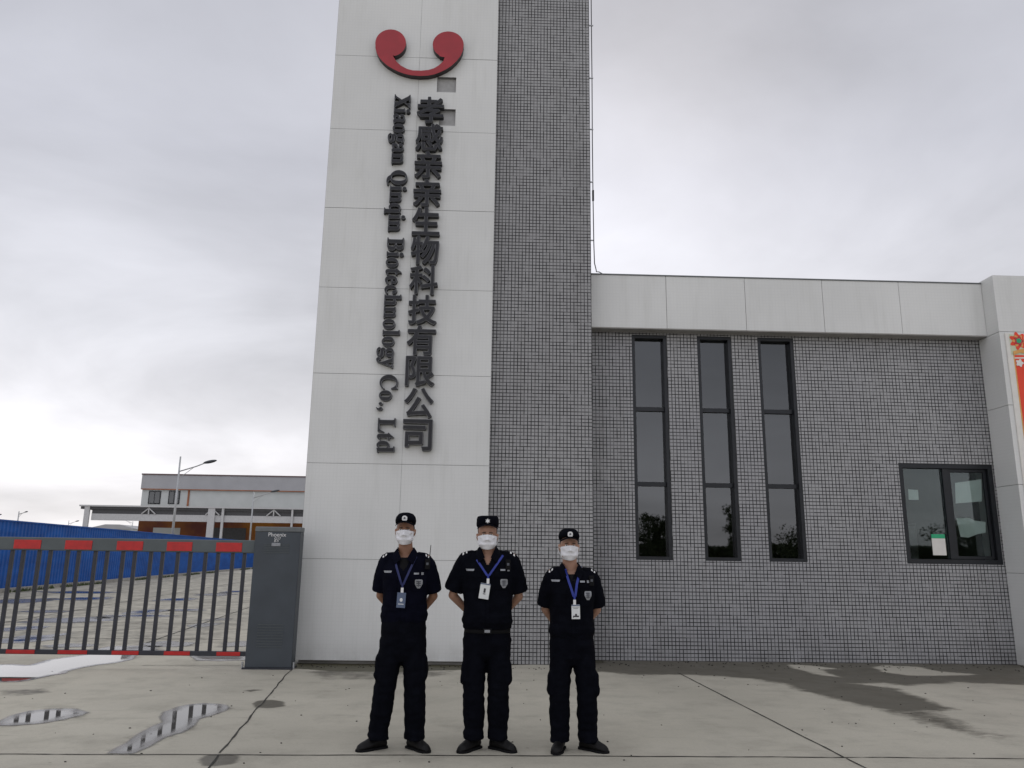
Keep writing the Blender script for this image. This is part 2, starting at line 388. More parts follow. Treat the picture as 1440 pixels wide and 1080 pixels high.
# ------------------------------------------------------------------ ground
def in_poly(X, Y, P):
    ins = np.zeros(X.shape, bool); n = len(P)
    for i in range(n):
        x0, y0 = P[i]; x1, y1 = P[(i+1) % n]
        if y0 == y1: continue
        c = ((y0 > Y) != (y1 > Y)) & (X < (x1-x0)*(Y-y0)/(y1-y0)+x0); ins ^= c
    return ins
def pdist(X, Y, P):
    d = np.full(X.shape, 1e9); n = len(P)
    for i in range(n):
        x0, y0 = P[i]; x1, y1 = P[(i+1) % n]; dx, dy = x1-x0, y1-y0; L = dx*dx+dy*dy+1e-12
        t = np.clip(((X-x0)*dx+(Y-y0)*dy)/L, 0, 1); d = np.minimum(d, np.hypot(X-x0-t*dx, Y-y0-t*dy))
    return np.where(in_poly(X, Y, P), d, -d)
def G(pts): return [(lambda v: (v.x, v.y))(atG(*p)) for p in pts]
def c8(pts): return G([(840+x/2.4, 900+y/2.4) for x, y in pts])
def c7(pts): return G([(x/3.4286, 900+y/3.4286) for x, y in pts])
wet_right = c8([(0, 40), (-10, 104), (130, 116), (330, 116), (520, 128), (640, 146), (700, 170), (800, 195), (880, 213), (960, 232), (1020, 240), (1110, 238), (1190, 232), (1080, 197), (1005, 165), (850, 146), (960, 142), (1040, 152), (1200, 140), (1460, 152), (1500, 60)])
tail = c8([(900, 205), (960, 240), (1060, 272), (1150, 300), (1310, 335), (1340, 322), (1250, 285), (1180, 255), (1120, 225)])
dry1 = c8([(640, 82), (700, 84), (830, 98), (760, 100), (822, 126), (750, 120), (660, 96)])
dry2 = c8([(925, 92), (960, 84), (1080, 90), (1150, 104), (1290, 117), (1180, 121), (1050, 120), (960, 108)])
puddles = {
 'p1': c7([(512, 549), (560, 520), (610, 495), (690, 440), (735, 415), (785, 398), (768, 372), (785, 350), (850, 325), (905, 312), (980, 305), (1060, 308), (1098, 315), (1108, 328), (1080, 346), (1020, 366), (960, 382), (945, 408), (880, 448), (800, 470), (745, 505), (690, 530), (640, 550)]),
 'p2': c7([(-40, 400), (0, 388), (60, 362), (140, 342), (260, 332), (370, 332), (432, 350), (380, 368), (300, 388), (200, 404), (60, 414), (-30, 416)]),
 'p3': c7([(-60, 120), (60, 118), (140, 122), (230, 96), (330, 82), (430, 68), (660, 72), (640, 95), (560, 112), (470, 122), (370, 140), (330, 152), (325, 162), (250, 172), (170, 190), (90, 203), (-60, 205)]),
 'p4': c7([(905, 70), (1190, 70), (1190, 98), (1060, 102), (950, 100)]),
}
strip_l = G([(412, 925), (412, 940), (470, 944), (560, 945), (650, 942), (700, 936), (850, 932), (850, 918), (700, 925)])
soft_l = G([(430, 944), (470, 942), (640, 943), (620, 952), (540, 956), (450, 958)])
oval1 = G([(355, 990), (362, 985), (385, 984), (401, 987), (400, 993), (380, 996), (360, 995)])
oval2 = G([(276, 1069), (292, 1061), (318, 1060), (338, 1064), (330, 1073), (305, 1078), (283, 1077)])
oval3 = G([(340, 971), (360, 969), (372, 970), (352, 973)])
dark_l = G([(-10, 970), (60, 968), (80, 974), (30, 980), (-10, 980)])
rng_ = random.Random(7)
def blob(cx_, cy_, a, b, tilt, seed, n=28):
    out = []
    for i in range(n):
        t = 2*PI*i/n; k = 1+.45*noise.noise(Vector((math.cos(t)*1.3+seed*3.1, math.sin(t)*1.3, seed)))+.12*math.sin(5*t+seed)
        x, y = a*k*math.cos(t), b*k*math.sin(t); out.append((cx_+x*math.cos(tilt)-y*math.sin(tilt), cy_+x*math.sin(tilt)+y*math.cos(tilt)))
    return out
yard = []
for i, (px, py, hw, hh) in enumerate([(100, 872, 62, 4.5), (45, 898, 40, 7), (30, 884, 34, 4), (150, 868, 22, 2.5), (208, 860, 26, 4), (250, 843, 26, 2.5), (305, 836, 30, 2.2), (330, 832, 18, 1.8), (285, 879, 22, 3.2), (310, 871, 20, 2), (235, 906, 42, 4), (335, 906, 22, 4), (30, 845, 50, 4), (120, 842, 40, 2.5), (180, 912, 50, 4), (95, 908, 40, 3), (110, 833, 60, 1.5), (200, 866, 50, 2), (60, 860, 40, 2), (265, 858, 30, 1.6)]):
    L, R_ = atG(px-hw, py), atG(px+hw, py); T_, B_ = atG(px, py-hh), atG(px, py+hh); c = atG(px, py)
    yard.append(blob(c.x, c.y, (R_.x-L.x)/2, (T_.y-B_.y)/2, .06*math.sin(i*2.3), i+1))
def coords(spans):
    out = []
    for a, b, s in spans: out += list(np.arange(a, b-1e-6, s))
    return np.array(out+[spans[-1][1]])
xs = coords([(-1500, -300, 300), (-300, -60, 40), (-60, -26, 1.0), (-26, -10, .22), (-10, 10, .05), (10, 26, .5), (26, 60, 4), (60, 300, 40), (300, 1500, 300)])
ys = coords([(-1500, -300, 300), (-300, -50, 25), (-50, 2, 2.0), (2, 5, .25), (5, 13, .04), (13, 20, .12), (20, 60, .45), (60, 150, 4), (150, 500, 50), (500, 1900, 350)])
X, Y = np.meshgrid(xs, ys)
wet = np.zeros(X.shape); moss = np.zeros(X.shape)
near = (X > -12) & (X < 11) & (Y > 5) & (Y < 14)
def stamp(dst, P, soft, val=1.0, sub=False, mask=None):
    P = np.array(P); lo, hi = P.min(0)-soft*2-.2, P.max(0)+soft*2+.2
    m = (X > lo[0]) & (X < hi[0]) & (Y > lo[1]) & (Y < hi[1])
    if not m.any(): return
    d = pdist(X[m], Y[m], P); a = np.clip(.5+d/(2*soft), 0, 1)*val
    dst[m] = dst[m]*(1-a) if sub else np.maximum(dst[m], a)
stamp(wet, wet_right, .22); stamp(wet, tail, .34, .62); stamp(wet, dry1, .14, 1, True); stamp(wet, dry2, .14, 1, True)
stamp(wet, strip_l, .08, .8); stamp(moss, strip_l, .06, .9); stamp(wet, soft_l, .12, .45)
stamp(wet, oval1, .04, .8); stamp(wet, oval2, .04, .75); stamp(wet, oval3, .03, .6); stamp(wet, dark_l, .12, .5)
for P in puddles.values(): stamp(wet, P, .16, .62)
for P in yard: stamp(wet, P, .35, .85)
stamp(wet, [(-26, 13), (-4, 13), (-4.5, 30), (-9, 60), (-24, 60), (-21, 30)], 1.2, .38)
nv = X.size; co = np.zeros((nv, 3)); co[:, 0] = X.ravel(); co[:, 1] = Y.ravel()
ny, nx = X.shape; ii = (np.arange(ny-1)[:, None]*nx+np.arange(nx-1)[None, :]).ravel()
quads = np.stack([ii, ii+1, ii+nx+1, ii+nx], 1)
me = bpy.data.meshes.new('ground'); me.vertices.add(nv); me.vertices.foreach_set('co', co.ravel())
me.loops.add(quads.size); me.loops.foreach_set('vertex_index', quads.ravel().astype(np.int32))
me.polygons.add(len(quads)); me.polygons.foreach_set('loop_start', np.arange(0, quads.size, 4, dtype=np.int32)); me.update(calc_edges=True)
for nm, arr in (('wet', wet), ('moss', moss)):
    a_ = me.attributes.new(nm, 'FLOAT', 'POINT'); a_.data.foreach_set('value', arr.ravel().astype(np.float32))
me.materials.append(MATS['ground_concrete'])
ground = bpy.data.objects.new('ground', me); COL.objects.link(ground)
tag(ground, 'wide pale concrete forecourt with damp stains and joints', 'ground', kind='structure')

def water(name, P, label, cell=.04, gain=1.0):
    A = np.array(P); lo, hi = A.min(0)-.12, A.max(0)+.12; cy_ = cell
    gx_, gy_ = np.arange(lo[0], hi[0]+cell, cell), np.arange(lo[1], hi[1]+cy_, cy_); GX, GY = np.meshgrid(gx_, gy_); D = pdist(GX, GY, P)
    idx = -np.ones(D.shape, int); keep = D > -.06; cells = keep[:-1, :-1] & keep[1:, :-1] & keep[1:, 1:] & keep[:-1, 1:]
    vs = []; dp = []; fs = []
    for j, i in zip(*np.nonzero(cells)):
        q = []
        for (jj, i2) in ((j, i), (j, i+1), (j+1, i+1), (j+1, i)):
            if idx[jj, i2] < 0: idx[jj, i2] = len(vs); vs.append((GX[jj, i2], GY[jj, i2], .004)); dp.append(D[jj, i2]*gain)
            q.append(idx[jj, i2])
        fs.append(tuple(q))
    m = bpy.data.meshes.new(name); m.from_pydata(vs, [], fs); a_ = m.attributes.new('depth', 'FLOAT', 'POINT'); a_.data.foreach_set('value', dp)
    m.materials.append(MATS['water']); o = bpy.data.objects.new(name, m); COL.objects.link(o); tag(o, label, 'puddle', kind='structure'); return o
water('puddle', puddles['p1'], 'long pale puddle on the concrete left of the joint, mirroring the sky', .03, .95)
water('puddle', puddles['p2'], 'thin shallow puddle at the left edge of the forecourt', .03, .75)
water('puddle', puddles['p3'], 'large bright puddle spreading from under the barrier', .03, 1.1)
water('puddle', puddles['p4'], 'small bright puddle beside the foot of the barrier cabinet')
for i, P in enumerate(yard): water('puddle', P, 'streaky puddle on the yard behind the barrier', .09, .30 if i % 3 else .07)

def strip(mb, pts, w, z=.004, jit=.004, seed=0):
    pts = [Vector((p[0], p[1])) for p in pts]; out = []
    for i in range(len(pts)-1):
        k = max(1, int((pts[i+1]-pts[i]).length/.08)); out += [pts[i].lerp(pts[i+1], j/k) for j in range(k)]
    out.append(pts[-1]); vs = []; fs = []
    for i, p in enumerate(out):
        d = (out[min(i+1, len(out)-1)]-out[max(0, i-1)]).normalized(); nrm = Vector((-d.y, d.x))
        o = noise.noise(Vector((p.x*3, p.y*3, seed)))*jit; ww = w*(1+.7*noise.noise(Vector((p.x*9, p.y*9, seed+5))))
        vs += [(p+nrm*(o+ww/2)).to_3d()+Vector((0, 0, z)), (p+nrm*(o-ww/2)).to_3d()+Vector((0, 0, z))]
        if i: fs.append((2*i-2, 2*i-1, 2*i+1, 2*i))
    mb.add(vs, fs)
jb = MB()
strip(jb, [(-14, 6.40), (-3.59, 6.422), (.24, 6.479), (4.26, 6.495), (14, 6.53)], .016, jit=.012, seed=1)
strip(jb, [(-2.524, 10.98), (-1.992, 6.50)], .015, jit=.02, seed=2)
strip(jb, [(-1.97, 6.44), (-1.70, 4.2)], .015, jit=.02, seed=3)
strip(jb, [(2.621, 10.95), (2.83, 6.50)], .016, jit=.006, seed=4)
strip(jb, [(2.836, 6.46), (2.93, 4.2)], .016, jit=.006, seed=6)
strip(jb, G([(200, 936), (355, 936)]), .012, seed=8)
ob = jb.build('expansion_joints', 'joint_dark'); tag(ob, 'dark joints between the concrete slabs of the forecourt', 'joints', kind='structure')
jb = MB()
for y_ in (14.5, 17.6, 21, 25, 30, 37, 46, 58): strip(jb, [(-30, y_-.2), (-4.5, y_)], .035 if y_ < 30 else .07, seed=y_)
for x0 in (-5.6, -9.6, -13.4): strip(jb, [(x0, 13.8), (x0-4.8, 60)], .035, seed=x0)
tag(jb.build('yard_joints', 'joint_dark'), 'dark joints between the slabs of the yard behind the barrier', 'joints', kind='structure')

mb = MB(); rg = random.Random(21)
for i in range(420):
    if i < 260: q = (rg.uniform(-2.5, 8.0), rg.gauss(11.75 if rg.random() < .5 else 11.9, .22))
    else: q = (rg.uniform(-6, 6), rg.uniform(5.2, 11))
    if q[1] > 11.45 and q[0] < 1.6: q = (q[0], 11.45-abs(q[1]-11.45)*.4)
    if q[1] > 12.15: continue
    r_ = rg.uniform(.004, .013 if i < 260 else .009); a = rg.random()*6.28
    mb.ellipsoid((q[0], q[1], r_*.35), (r_*1.5, r_*.9, r_*.6), 6, 4, Matrix.Rotation(a, 3, 'Z'))
tag(mb.build('grit', 'joint_dark'), 'scattered grit and crumbs along the wall base and over the concrete', 'grit', kind='stuff')

# ------------------------------------------------------------------ gatehouse building
TY, KY, WY, PY = 11.50, 11.66, 12.20, 11.98          # white face, tiled tower face, wing wall, parapet face
TOP = 12.6
bld = empty('gatehouse', (-2.6, TY, 0))
tag(bld, 'gatehouse with tall white and grey tiled sign tower and low tiled wing with slit windows', 'building')
bld.location = (0, 0, 0)
def wall_cells(mb, x0, x1, z0, z1, holes, y, depth, mi_rev=1):
    X_ = sorted({x0, x1, *[h[0] for h in holes], *[h[1] for h in holes]}); Z_ = sorted({z0, z1, *[h[2] for h in holes], *[h[3] for h in holes]})
    for i in range(len(X_)-1):
        for j in range(len(Z_)-1):
            mx_, mz_ = (X_[i]+X_[i+1])/2, (Z_[j]+Z_[j+1])/2
            if any(h[0] < mx_ < h[1] and h[2] < mz_ < h[3] for h in holes): continue
            mb.add([(X_[i], y, Z_[j]), (X_[i+1], y, Z_[j]), (X_[i+1], y, Z_[j+1]), (X_[i], y, Z_[j+1])], [(0, 1, 2, 3)], 0)
    for a, b, c, d in holes:
        mb.add([(a, y, c), (a, y+depth, c), (a, y+depth, d), (a, y, d)], [(0, 1, 2, 3)], mi_rev)
        mb.add([(b, y, c), (b, y, d), (b, y+depth, d), (b, y+depth, c)], [(0, 1, 2, 3)], mi_rev)
        mb.add([(a, y, d), (a, y+depth, d), (b, y+depth, d), (b, y, d)], [(0, 1, 2, 3)], mi_rev)
        mb.add([(a, y, c), (b, y, c), (b, y+depth, c), (a, y+depth, c)], [(0, 1, 2, 3)], mi_rev)
# white cladding, panel by panel, with two shallow square recesses
v1 = [atY(615, 108, TY), atY(641, 130, TY)]; v2 = [atY(618, 153, TY), atY(640, 177, TY)]
holes = [(v1[0].x, v1[1].x, v1[1].z, v1[0].z), (v2[0].x, v2[1].x, v2[1].z, v2[0].z)]
cl_ = MB(); seams = [.05, 1.425, 2.79, 4.137, 5.493, 6.81, 8.178, 9.51, 10.87, 12.2, TOP]; XL, XM, XR = -2.632, -1.249, .034
for j in range(len(seams)-1):
    for a, b in ((XL, XM), (XM, XR)):
        x0, x1, z0, z1 = a+.0015, b-.0015, seams[j]+.0025, seams[j+1]-.0025
        hh = [(max(h[0], x0), min(h[1], x1), max(h[2], z0), min(h[3], z1)) for h in holes if h[0] < x1 and h[1] > x0 and h[2] < z1 and h[3] > z0]
        wall_cells(cl_, x0, x1, z0, z1, hh, TY+.0006*((j*7+(a > -2)) % 5), .06, 1)
        for (p, q) in (((x0, z0), (x1, z0)), ((x0, z1), (x1, z1))): cl_.add([(p[0], TY+.003, p[1]), (q[0], TY+.003, q[1]), (q[0], TY+.02, q[1]), (p[0], TY+.02, p[1])], [(0, 1, 2, 3)], 1)
cl_.add([(XL, TY, .05), (XL, TY, TOP), (XL, TY+3, TOP), (XL, TY+3, .05)], [(0, 1, 2, 3)], 0)       # left flank
cl_.add([(XR, TY+.02, .05), (XR, KY+.02, .05), (XR, KY+.02, TOP), (XR, TY+.02, TOP)], [(0, 1, 2, 3)], 0)
o_ = cl_.build('white_cladding', None, bld, slots=['cladding_white', 'reveal'])
bk = MB(); hb = [(h[0]-.01, h[1]+.01, h[2]-.01, h[3]+.01) for h in holes]
wall_cells(bk, XL+.01, XR-.01, .05, TOP, hb, TY+.02, .1, 0)
bk.add([(XL, TY, TOP), (XR, TY, TOP), (XR, TY+3, TOP), (XL, TY+3, TOP)], [(0, 1, 2, 3)]); bk.add([(XL, TY+3, 0), (XR, TY+3, 0), (XR, TY+3, TOP), (XL, TY+3, TOP)], [(0, 1, 2, 3)])
bk.build('cladding_frame', 'backing', bld)
for h in holes: MB().box(h[0]-.01, h[1]+.01, TY+.06, TY+.07, h[2]-.01, h[3]+.01).build('recess_cover', 'vent_grey', bld)
MB().box(XL+.06, XR-.02, TY+.08, TY+.3, -.02, .05).build('plinth', 'kerb_concrete', bld)
MB().box(XR, 1.584, KY, TY+3.02, -.01, TOP-.05).build('tiled_tower', 'tile_tower', bld)
# wing wall with window openings
WIN = [(2.31, 2.88), (3.38, 3.94), (4.375, 4.97)]
SV = (6.53, 8.05, 1.47, 3.03)
ww_ = MB(); wall_cells(ww_, 1.584, 8.08, -.01, 5.10, [(a, b, 1.47, 5.05) for a, b in WIN]+[SV], WY, .16, 1)
ww_.build('tiled_wall', None, bld, slots=['tile_wing', 'reveal'])
pp = MB()
px_ = [1.584, 3.02, 4.29, 5.56, 6.83, 8.08]; px_ = [1.590, atY(937, 420, PY).x, atY(1048, 420, PY).x, atY(1157, 420, PY).x, atY(1265, 420, PY).x, 8.08]
for i in range(5):
    pp.box(px_[i]+.003, px_[i+1]-.003, PY, PY+.05, 5.10, 5.985, 0, .004)
pp.box(1.590, 8.078, PY+.02, PY+.5, 5.112, 5.97, 1)
pp.build('parapet', None, bld, slots=['cladding_white', 'backing'])
MB().box(1.590, 8.078, PY-.012, PY+.5, 5.985, 6.003).build('coping', 'cabinet_cap', bld)
MB().box(1.590, 8.078, PY+.005, WY-.001, 5.085, 5.10).build('soffit_trim', 'soffit', bld)
MB().box(1.6, 10.0, PY+.3, 17, 5.2, 5.4).build('roof_slab', 'backing', bld)
pl = MB()
zs_ = [-.01, 1.42, 2.79, 5.02+.06, 6.03]
pzz = [0, 1.35, 2.67, 3.90, 5.085, 6.035]
for j in range(5): pl.box(8.08, 9.6, 11.68, 11.73, pzz[j]+.003, pzz[j+1]-.003, 0, .003)
for j in range(5): pl.box(8.0805, 8.13, 11.7305, 12.7, pzz[j]+.003, pzz[j+1]-.003, 0, .003)
pl.box(8.10, 9.58, 11.71, 12.68, -.01, 6.02, 1)
pl.build('corner_pillar', None, bld, slots=['cladding_white', 'backing'])
# room behind the glass
rm = MB()
rm.box(1.7, 8.4, 15.4, 15.5, 0, 5.05); rm.box(1.7, 8.4, 12.45, 15.4, .0, .05); rm.box(1.7, 8.4, 12.45, 15.4, 5.05, 5.1); rm.box(1.65, 1.7, 12.45, 15.4, 0, 5.1); rm.box(8.15, 8.3, 12.75, 15.4, 0, 5.1); rm.box(5.6, 5.7, 12.45, 15.4, .05, 5.05)
rm.build('interior_wall', 'interior_wall', bld)
# side and back walls of the wing so that it is a closed building
MB().box(1.6, 9.6, 15.6, 15.8, 0, 5.4).build('back_wall', 'soffit', bld); MB().box(9.4, 9.6, 12.7, 15.59, 0, 5.4).build('side_wall', 'soffit', bld)
def frame_rect(mb, x0, x1, z0, z1, w, y0, y1, wl_=None):
    mb.box(x0, x0+w, y0, y1, z0, z1); mb.box(x1-(wl_ or w), x1, y0, y1, z0, z1)
    mb.box(x0+w, x1-(wl_ or w), y0+.001, y1, z1-w, z1); mb.box(x0+w, x1-(wl_ or w), y0+.001, y1, z0, z0+w)
for k, (a, b) in enumerate(WIN):
    f = MB(); frame_rect(f, a+.002, b-.002, 1.472, 5.048, .050, WY+.012, WY+.155)
    for z in (3.835, 2.636): f.box(a+.050, b-.050, WY+.075, WY+.154, z-.033, z+.033)
    wi = f.build('window', 'frame_dark', bld)
    if k == 0: tag(wi, 'slit window nearest the tower')
    if k == 1: tag(wi, 'middle slit window')
    if k == 2: tag(wi, 'slit window nearest the service window')
    for (z0, z1) in ((1.527, 2.601), (2.671, 3.80), (3.87, 4.993)):
        MB().box(a+.052, b-.052, WY+.120, WY+.126, z0, z1).build('pane', 'glass', wi)
f = MB(); frame_rect(f, SV[0]+.002, SV[1]-.002, SV[2]+.002, SV[3]-.002, .07, WY+.012, WY+.12)
f.box(7.255, 7.335, WY+.042, WY+.118, 1.55, 2.955)
sv = f.build('service_window', 'frame_dark', bld)
f = MB(); frame_rect(f, 7.345, 7.972, 1.55, 2.952, .045, WY+.062, WY+.10); f.build('sliding_sash', 'frame_dark', sv)
MB().box(6.61, 7.25, WY+.085, WY+.091, 1.55, 2.95).build('pane', 'glass_clear', sv); MB().box(7.39, 7.928, WY+.078, WY+.084, 1.60, 2.90).build('pane', 'glass_clear', sv)
# things seen through the service window
def paperish(name, pts, y, label, mat='paper', cat='paper sheet', th=.003):
    P = [(atY(px, py, y).x, atY(px, py, y).z) for px, py in pts]
    o = fixn(MB().prism(P, y, y+th).build(name, mat)); tag(o, label, cat); return o
paperish('paper_sheet', [(1343, 679), (1380, 674), (1381, 705), (1344, 708)], WY+.088, 'large pale paper sheet in the upper right of the service window')
paperish('paper_sheet', [(1345, 729), (1363, 728), (1370, 732), (1386, 734), (1386, 749), (1375, 751), (1362, 756), (1351, 755)], WY+.088, 'crumpled pale paper in the lower right of the service window')
paperish('paper_sheet', [(1277, 688), (1291, 689), (1292, 703), (1278, 703)], WY+.095, 'small pale notice behind the left pane of the service window')
dk = empty('desk', (7.0, 13.4, .05)); tag(dk, 'dark desk inside the room behind the service window', 'desk')
d1 = MB().box(-1.0, 1.0, -.35, .35, 1.30, 1.35).build('desk_top', 'bark', dk)
for sx_ in (-.95, .9): MB().box(sx_, sx_+.06, -.33, .33, 0, 1.30).build('leg', 'bark', dk)
mn = empty('monitor', (6.75, 13.45, 1.40)); tag(mn, 'dark computer monitor on the desk behind the left pane', 'monitor')
MB().box(-.27, .27, 0, .03, .12, .48, 0, .006).build('screen', 'interior_dark', mn); MB().box(-.03, .03, .03, .06, 0, .3).build('stand', 'frame_dark', mn); MB().box(-.13, .13, -.06, .12, 0, .015, 0, .004).build('base', 'frame_dark', mn)
cb_ = MB().box(7.5, 8.05, 14.6, 15.1, .05, 2.2, 0, .01); cab = empty('filing_cabinet'); tag(cab, 'grey filing cabinet inside the room behind the right pane', 'cabinet')
cb_.build('carcass', 'soffit', cab)
for z in (.2, .7, 1.2, 1.7): MB().box(7.53, 8.02, 14.585, 14.6, z, z+.45).build('drawer', 'vent_grey', cab)
# notice
a = atY(1312, 751, WY+.03); b = atY(1334, 781, WY+.03)
nt = empty('notice_sheet', (a.x, WY+.03, b.z)); tag(nt, 'white notice with a green heading stuck on the left pane of the service window', 'notice')
MB().box(0, b.x-a.x, -.004, .0, 0, (a.z-b.z)*.80).build('sheet', 'banner_white', nt)
MB().box(0, b.x-a.x, -.005, .0, (a.z-b.z)*.80+.001, a.z-b.z).build('heading', 'green_print', nt)
nt.location.y = WY+.083

# ------------------------------------------------------------------ text helpers
def glyph(s, size, depth, bevel=.0):
    c = bpy.data.curves.new('txt', 'FONT'); c.body = s; c.size = size; c.extrude = depth/2-bevel; c.bevel_depth = bevel; c.bevel_resolution = 0; c.resolution_u = 5
    o = bpy.data.objects.new('txt', c); COL.objects.link(o); bpy.context.view_layer.update()
    dg = bpy.context.evaluated_depsgraph_get(); m = bpy.data.meshes.new_from_object(o.evaluated_get(dg))
    vs = [v.co.copy() for v in m.vertices]; fs = [tuple(p.vertices) for p in m.polygons]
    bpy.data.objects.remove(o); bpy.data.curves.remove(c); bpy.data.meshes.remove(m); return vs, fs
def serif_bold(s):
    return ''.join(chr(0x1D400+ord(c)-65) if 'A' <= c <= 'Z' else chr(0x1D41A+ord(c)-97) if 'a' <= c <= 'z' else c for c in s)
# Chinese name, top to bottom
cn = empty('company_sign_chinese', (0, 0, 0)); tag(cn, 'column of large dark raised Chinese characters down the white tower', 'sign')
FY = 11.40; th = TY-FY-.005
zt, zb = 8.745, 2.975; pit = (zt-zb)/12
for i, ch in enumerate('孝感亲亲生物科技有限公司'):
    vs, fs = glyph(ch, .40, th, .004)
    x0, x1 = min(v.x for v in vs), max(v.x for v in vs); y0, y1 = min(v.y for v in vs), max(v.y for v in vs)
    sx_, sy_ = .425/(x1-x0), .455/(y1-y0); 
    if ch in '公': sy_ *= .97
    zc = zt-pit*(i+.5); xc = -1.03+.0*i; mb = MB()
    SH = ((-.006, 0), (.006, 0), (0, -.008), (0, .008), (.0, .0))
    for k, (dx, dz) in enumerate(SH):
        mb.add([(xc+dx+(v.x-(x0+x1)/2)*sx_, FY+.006+th/2+.0012*k-v.z*.95, zc+dz+(v.y-(y0+y1)/2)*sy_) for v in vs], fs, 0)
    for k, (dx, dz) in enumerate(SH[:4]):
        mb.add([(xc+dx+(v.x-(x0+x1)/2)*sx_, FY+.004+.0008*k-v.z*.02, zc+dz+(v.y-(y0+y1)/2)*sy_) for v in vs], fs, 1)
    for k, (dx, dz) in enumerate(((-.001, 0), (.001, 0), (0, .002), (0, -.002))):
        mb.add([(xc+dx+(v.x-(x0+x1)/2)*sx_, FY-.002-.0008*k-v.z*.02, zc+dz+(v.y-(y0+y1)/2)*sy_) for v in vs], fs, 0)
    mb.build('character', None, cn, slots=['sign_dark', 'sign_edge'])
# English name, rotated a quarter turn, reading downwards
en = empty('company_sign_english', (0, 0, 0)); tag(en, 'line of smaller dark serif letters turned sideways, left of the Chinese characters', 'sign')
full = 'Xiaogan Qinqin Biotechnology Co., Ltd'
vs_all, _ = glyph(serif_bold(full), 1, .1); wtot = max(v.x for v in vs_all)-min(v.x for v in vs_all); xmin = min(v.x for v in vs_all)
L = 8.772-2.950; k = L/wtot; csz = .252/.69
for i, c in enumerate(full):
    if c == ' ': continue
    pv, _ = glyph(serif_bold(full[:i+1]), 1, .1); xr = max(v.x for v in pv)
    vs, fs = glyph(serif_bold(c), 1, th/k if 0 else th, .0)
    gx0, gx1 = min(v.x for v in vs), max(v.x for v in vs); off = xr-gx1
    dk_ = [(0, 0), (.006, 0), (-.006, 0), (0, .005), (0, -.005)]
    mb = MB()
    for q, (dx, dz) in enumerate(dk_):
        mb.add([(-1.612+v.y*csz+dx, FY+.03+th/2+.001*q-v.z, 8.772-(v.x+off-xmin)*k+dz) for v in vs], [f[::-1] for f in fs])
    for q, (dx, dz) in enumerate(dk_[1:]): mb.add([(-1.612+v.y*csz+dx, FY+.022+.0008*q-v.z*.02, 8.772-(v.x+off-xmin)*k+dz) for v in vs], [f[::-1] for f in fs], 1)
    mb.add([(-1.612+v.y*csz, FY+.018-v.z*.02, 8.772-(v.x+off-xmin)*k) for v in vs], [f[::-1] for f in fs], 0)
    fixn(mb.build('letter', None, en, slots=['sign_dark', 'sign_edge']))
# red logo: two discs joined by a smile
def pxf(p): v = atY(520+p[0]/10.286, 30+p[1]/10.286, 11.39); return (v.x, v.z)
def arc(cx_, cy_, r, a0, a1, n=16, ry=None): return [(cx_+r*math.cos(math.radians(a0+(a1-a0)*i/n)), cy_+(ry or r)*math.sin(math.radians(a0+(a1-a0)*i/n))) for i in range(n+1)]
ol = [(330, 490)] + arc(302, 312, 222, 75, -180, 22, 196) + [(82, 385), (100, 455), (135, 520), (190, 585), (255, 640), (330, 685), (410, 725), (500, 757), (600, 780), (720, 790), (840, 785), (940, 765), (1030, 730), (1110, 690), (1180, 645), (1250, 580), (1310, 505), (1345, 430)]
ol += arc(1134, 335, 224, 5, -235, 22, 190) + [(1010, 505), (1085, 520), (1060, 580), (1000, 635), (930, 678), (850, 702), (740, 713), (620, 708), (540, 688), (450, 640), (385, 580)]
lg = MB().prism([pxf(p) for p in ol], 11.39, TY-.004, 0, 'S').build('company_logo', None, slots=['logo_red', 'logo_side'])
fixn(lg); tag(lg, 'red logo of two discs joined by a curved band high on the white tower', 'logo')

# ------------------------------------------------------------------ lightning rod cable beside the tower
lc = empty('lightning_conductor'); tag(lc, 'thin lightning conductor cable clipped down the right edge of the tower', 'cable')
pts = [(1.585+.055, KY+.1, TOP+.4)]
for px, py in ((831.5, 20), (832.5, 110), (833, 200), (834, 282), (835, 340), (836, 370), (838, 378), (843, 383.5)):
    v = atY(px, py, KY+.1); pts.append(tuple(v))
xe = pts[-1][0]; pts[-1] = (xe-.03, PY-.10, 5.995); pts += [(xe+.02, PY-.03, 6.02), (xe+.14, PY+.12, 6.02), (xe+.3, PY+.35, 6.01), (xe+.32, PY+.40, 5.95)]
MB().tube(pts, .008, 6).build('cable', 'black_cable', lc, True)
for py in (36, 110, 182, 256, 338):
    v = atY(830, py, KY+.1); MB().box(1.57, v.x+.05, KY+.09, KY+.11, v.z-.008, v.z+.008).build('bracket', 'galvanised', lc)
v = atY(834, 275, KY+.1); MB().box(v.x-.014, v.x+.014, KY+.08, KY+.12, v.z-.09, v.z+.09).build('coupling', 'black_cable', lc)

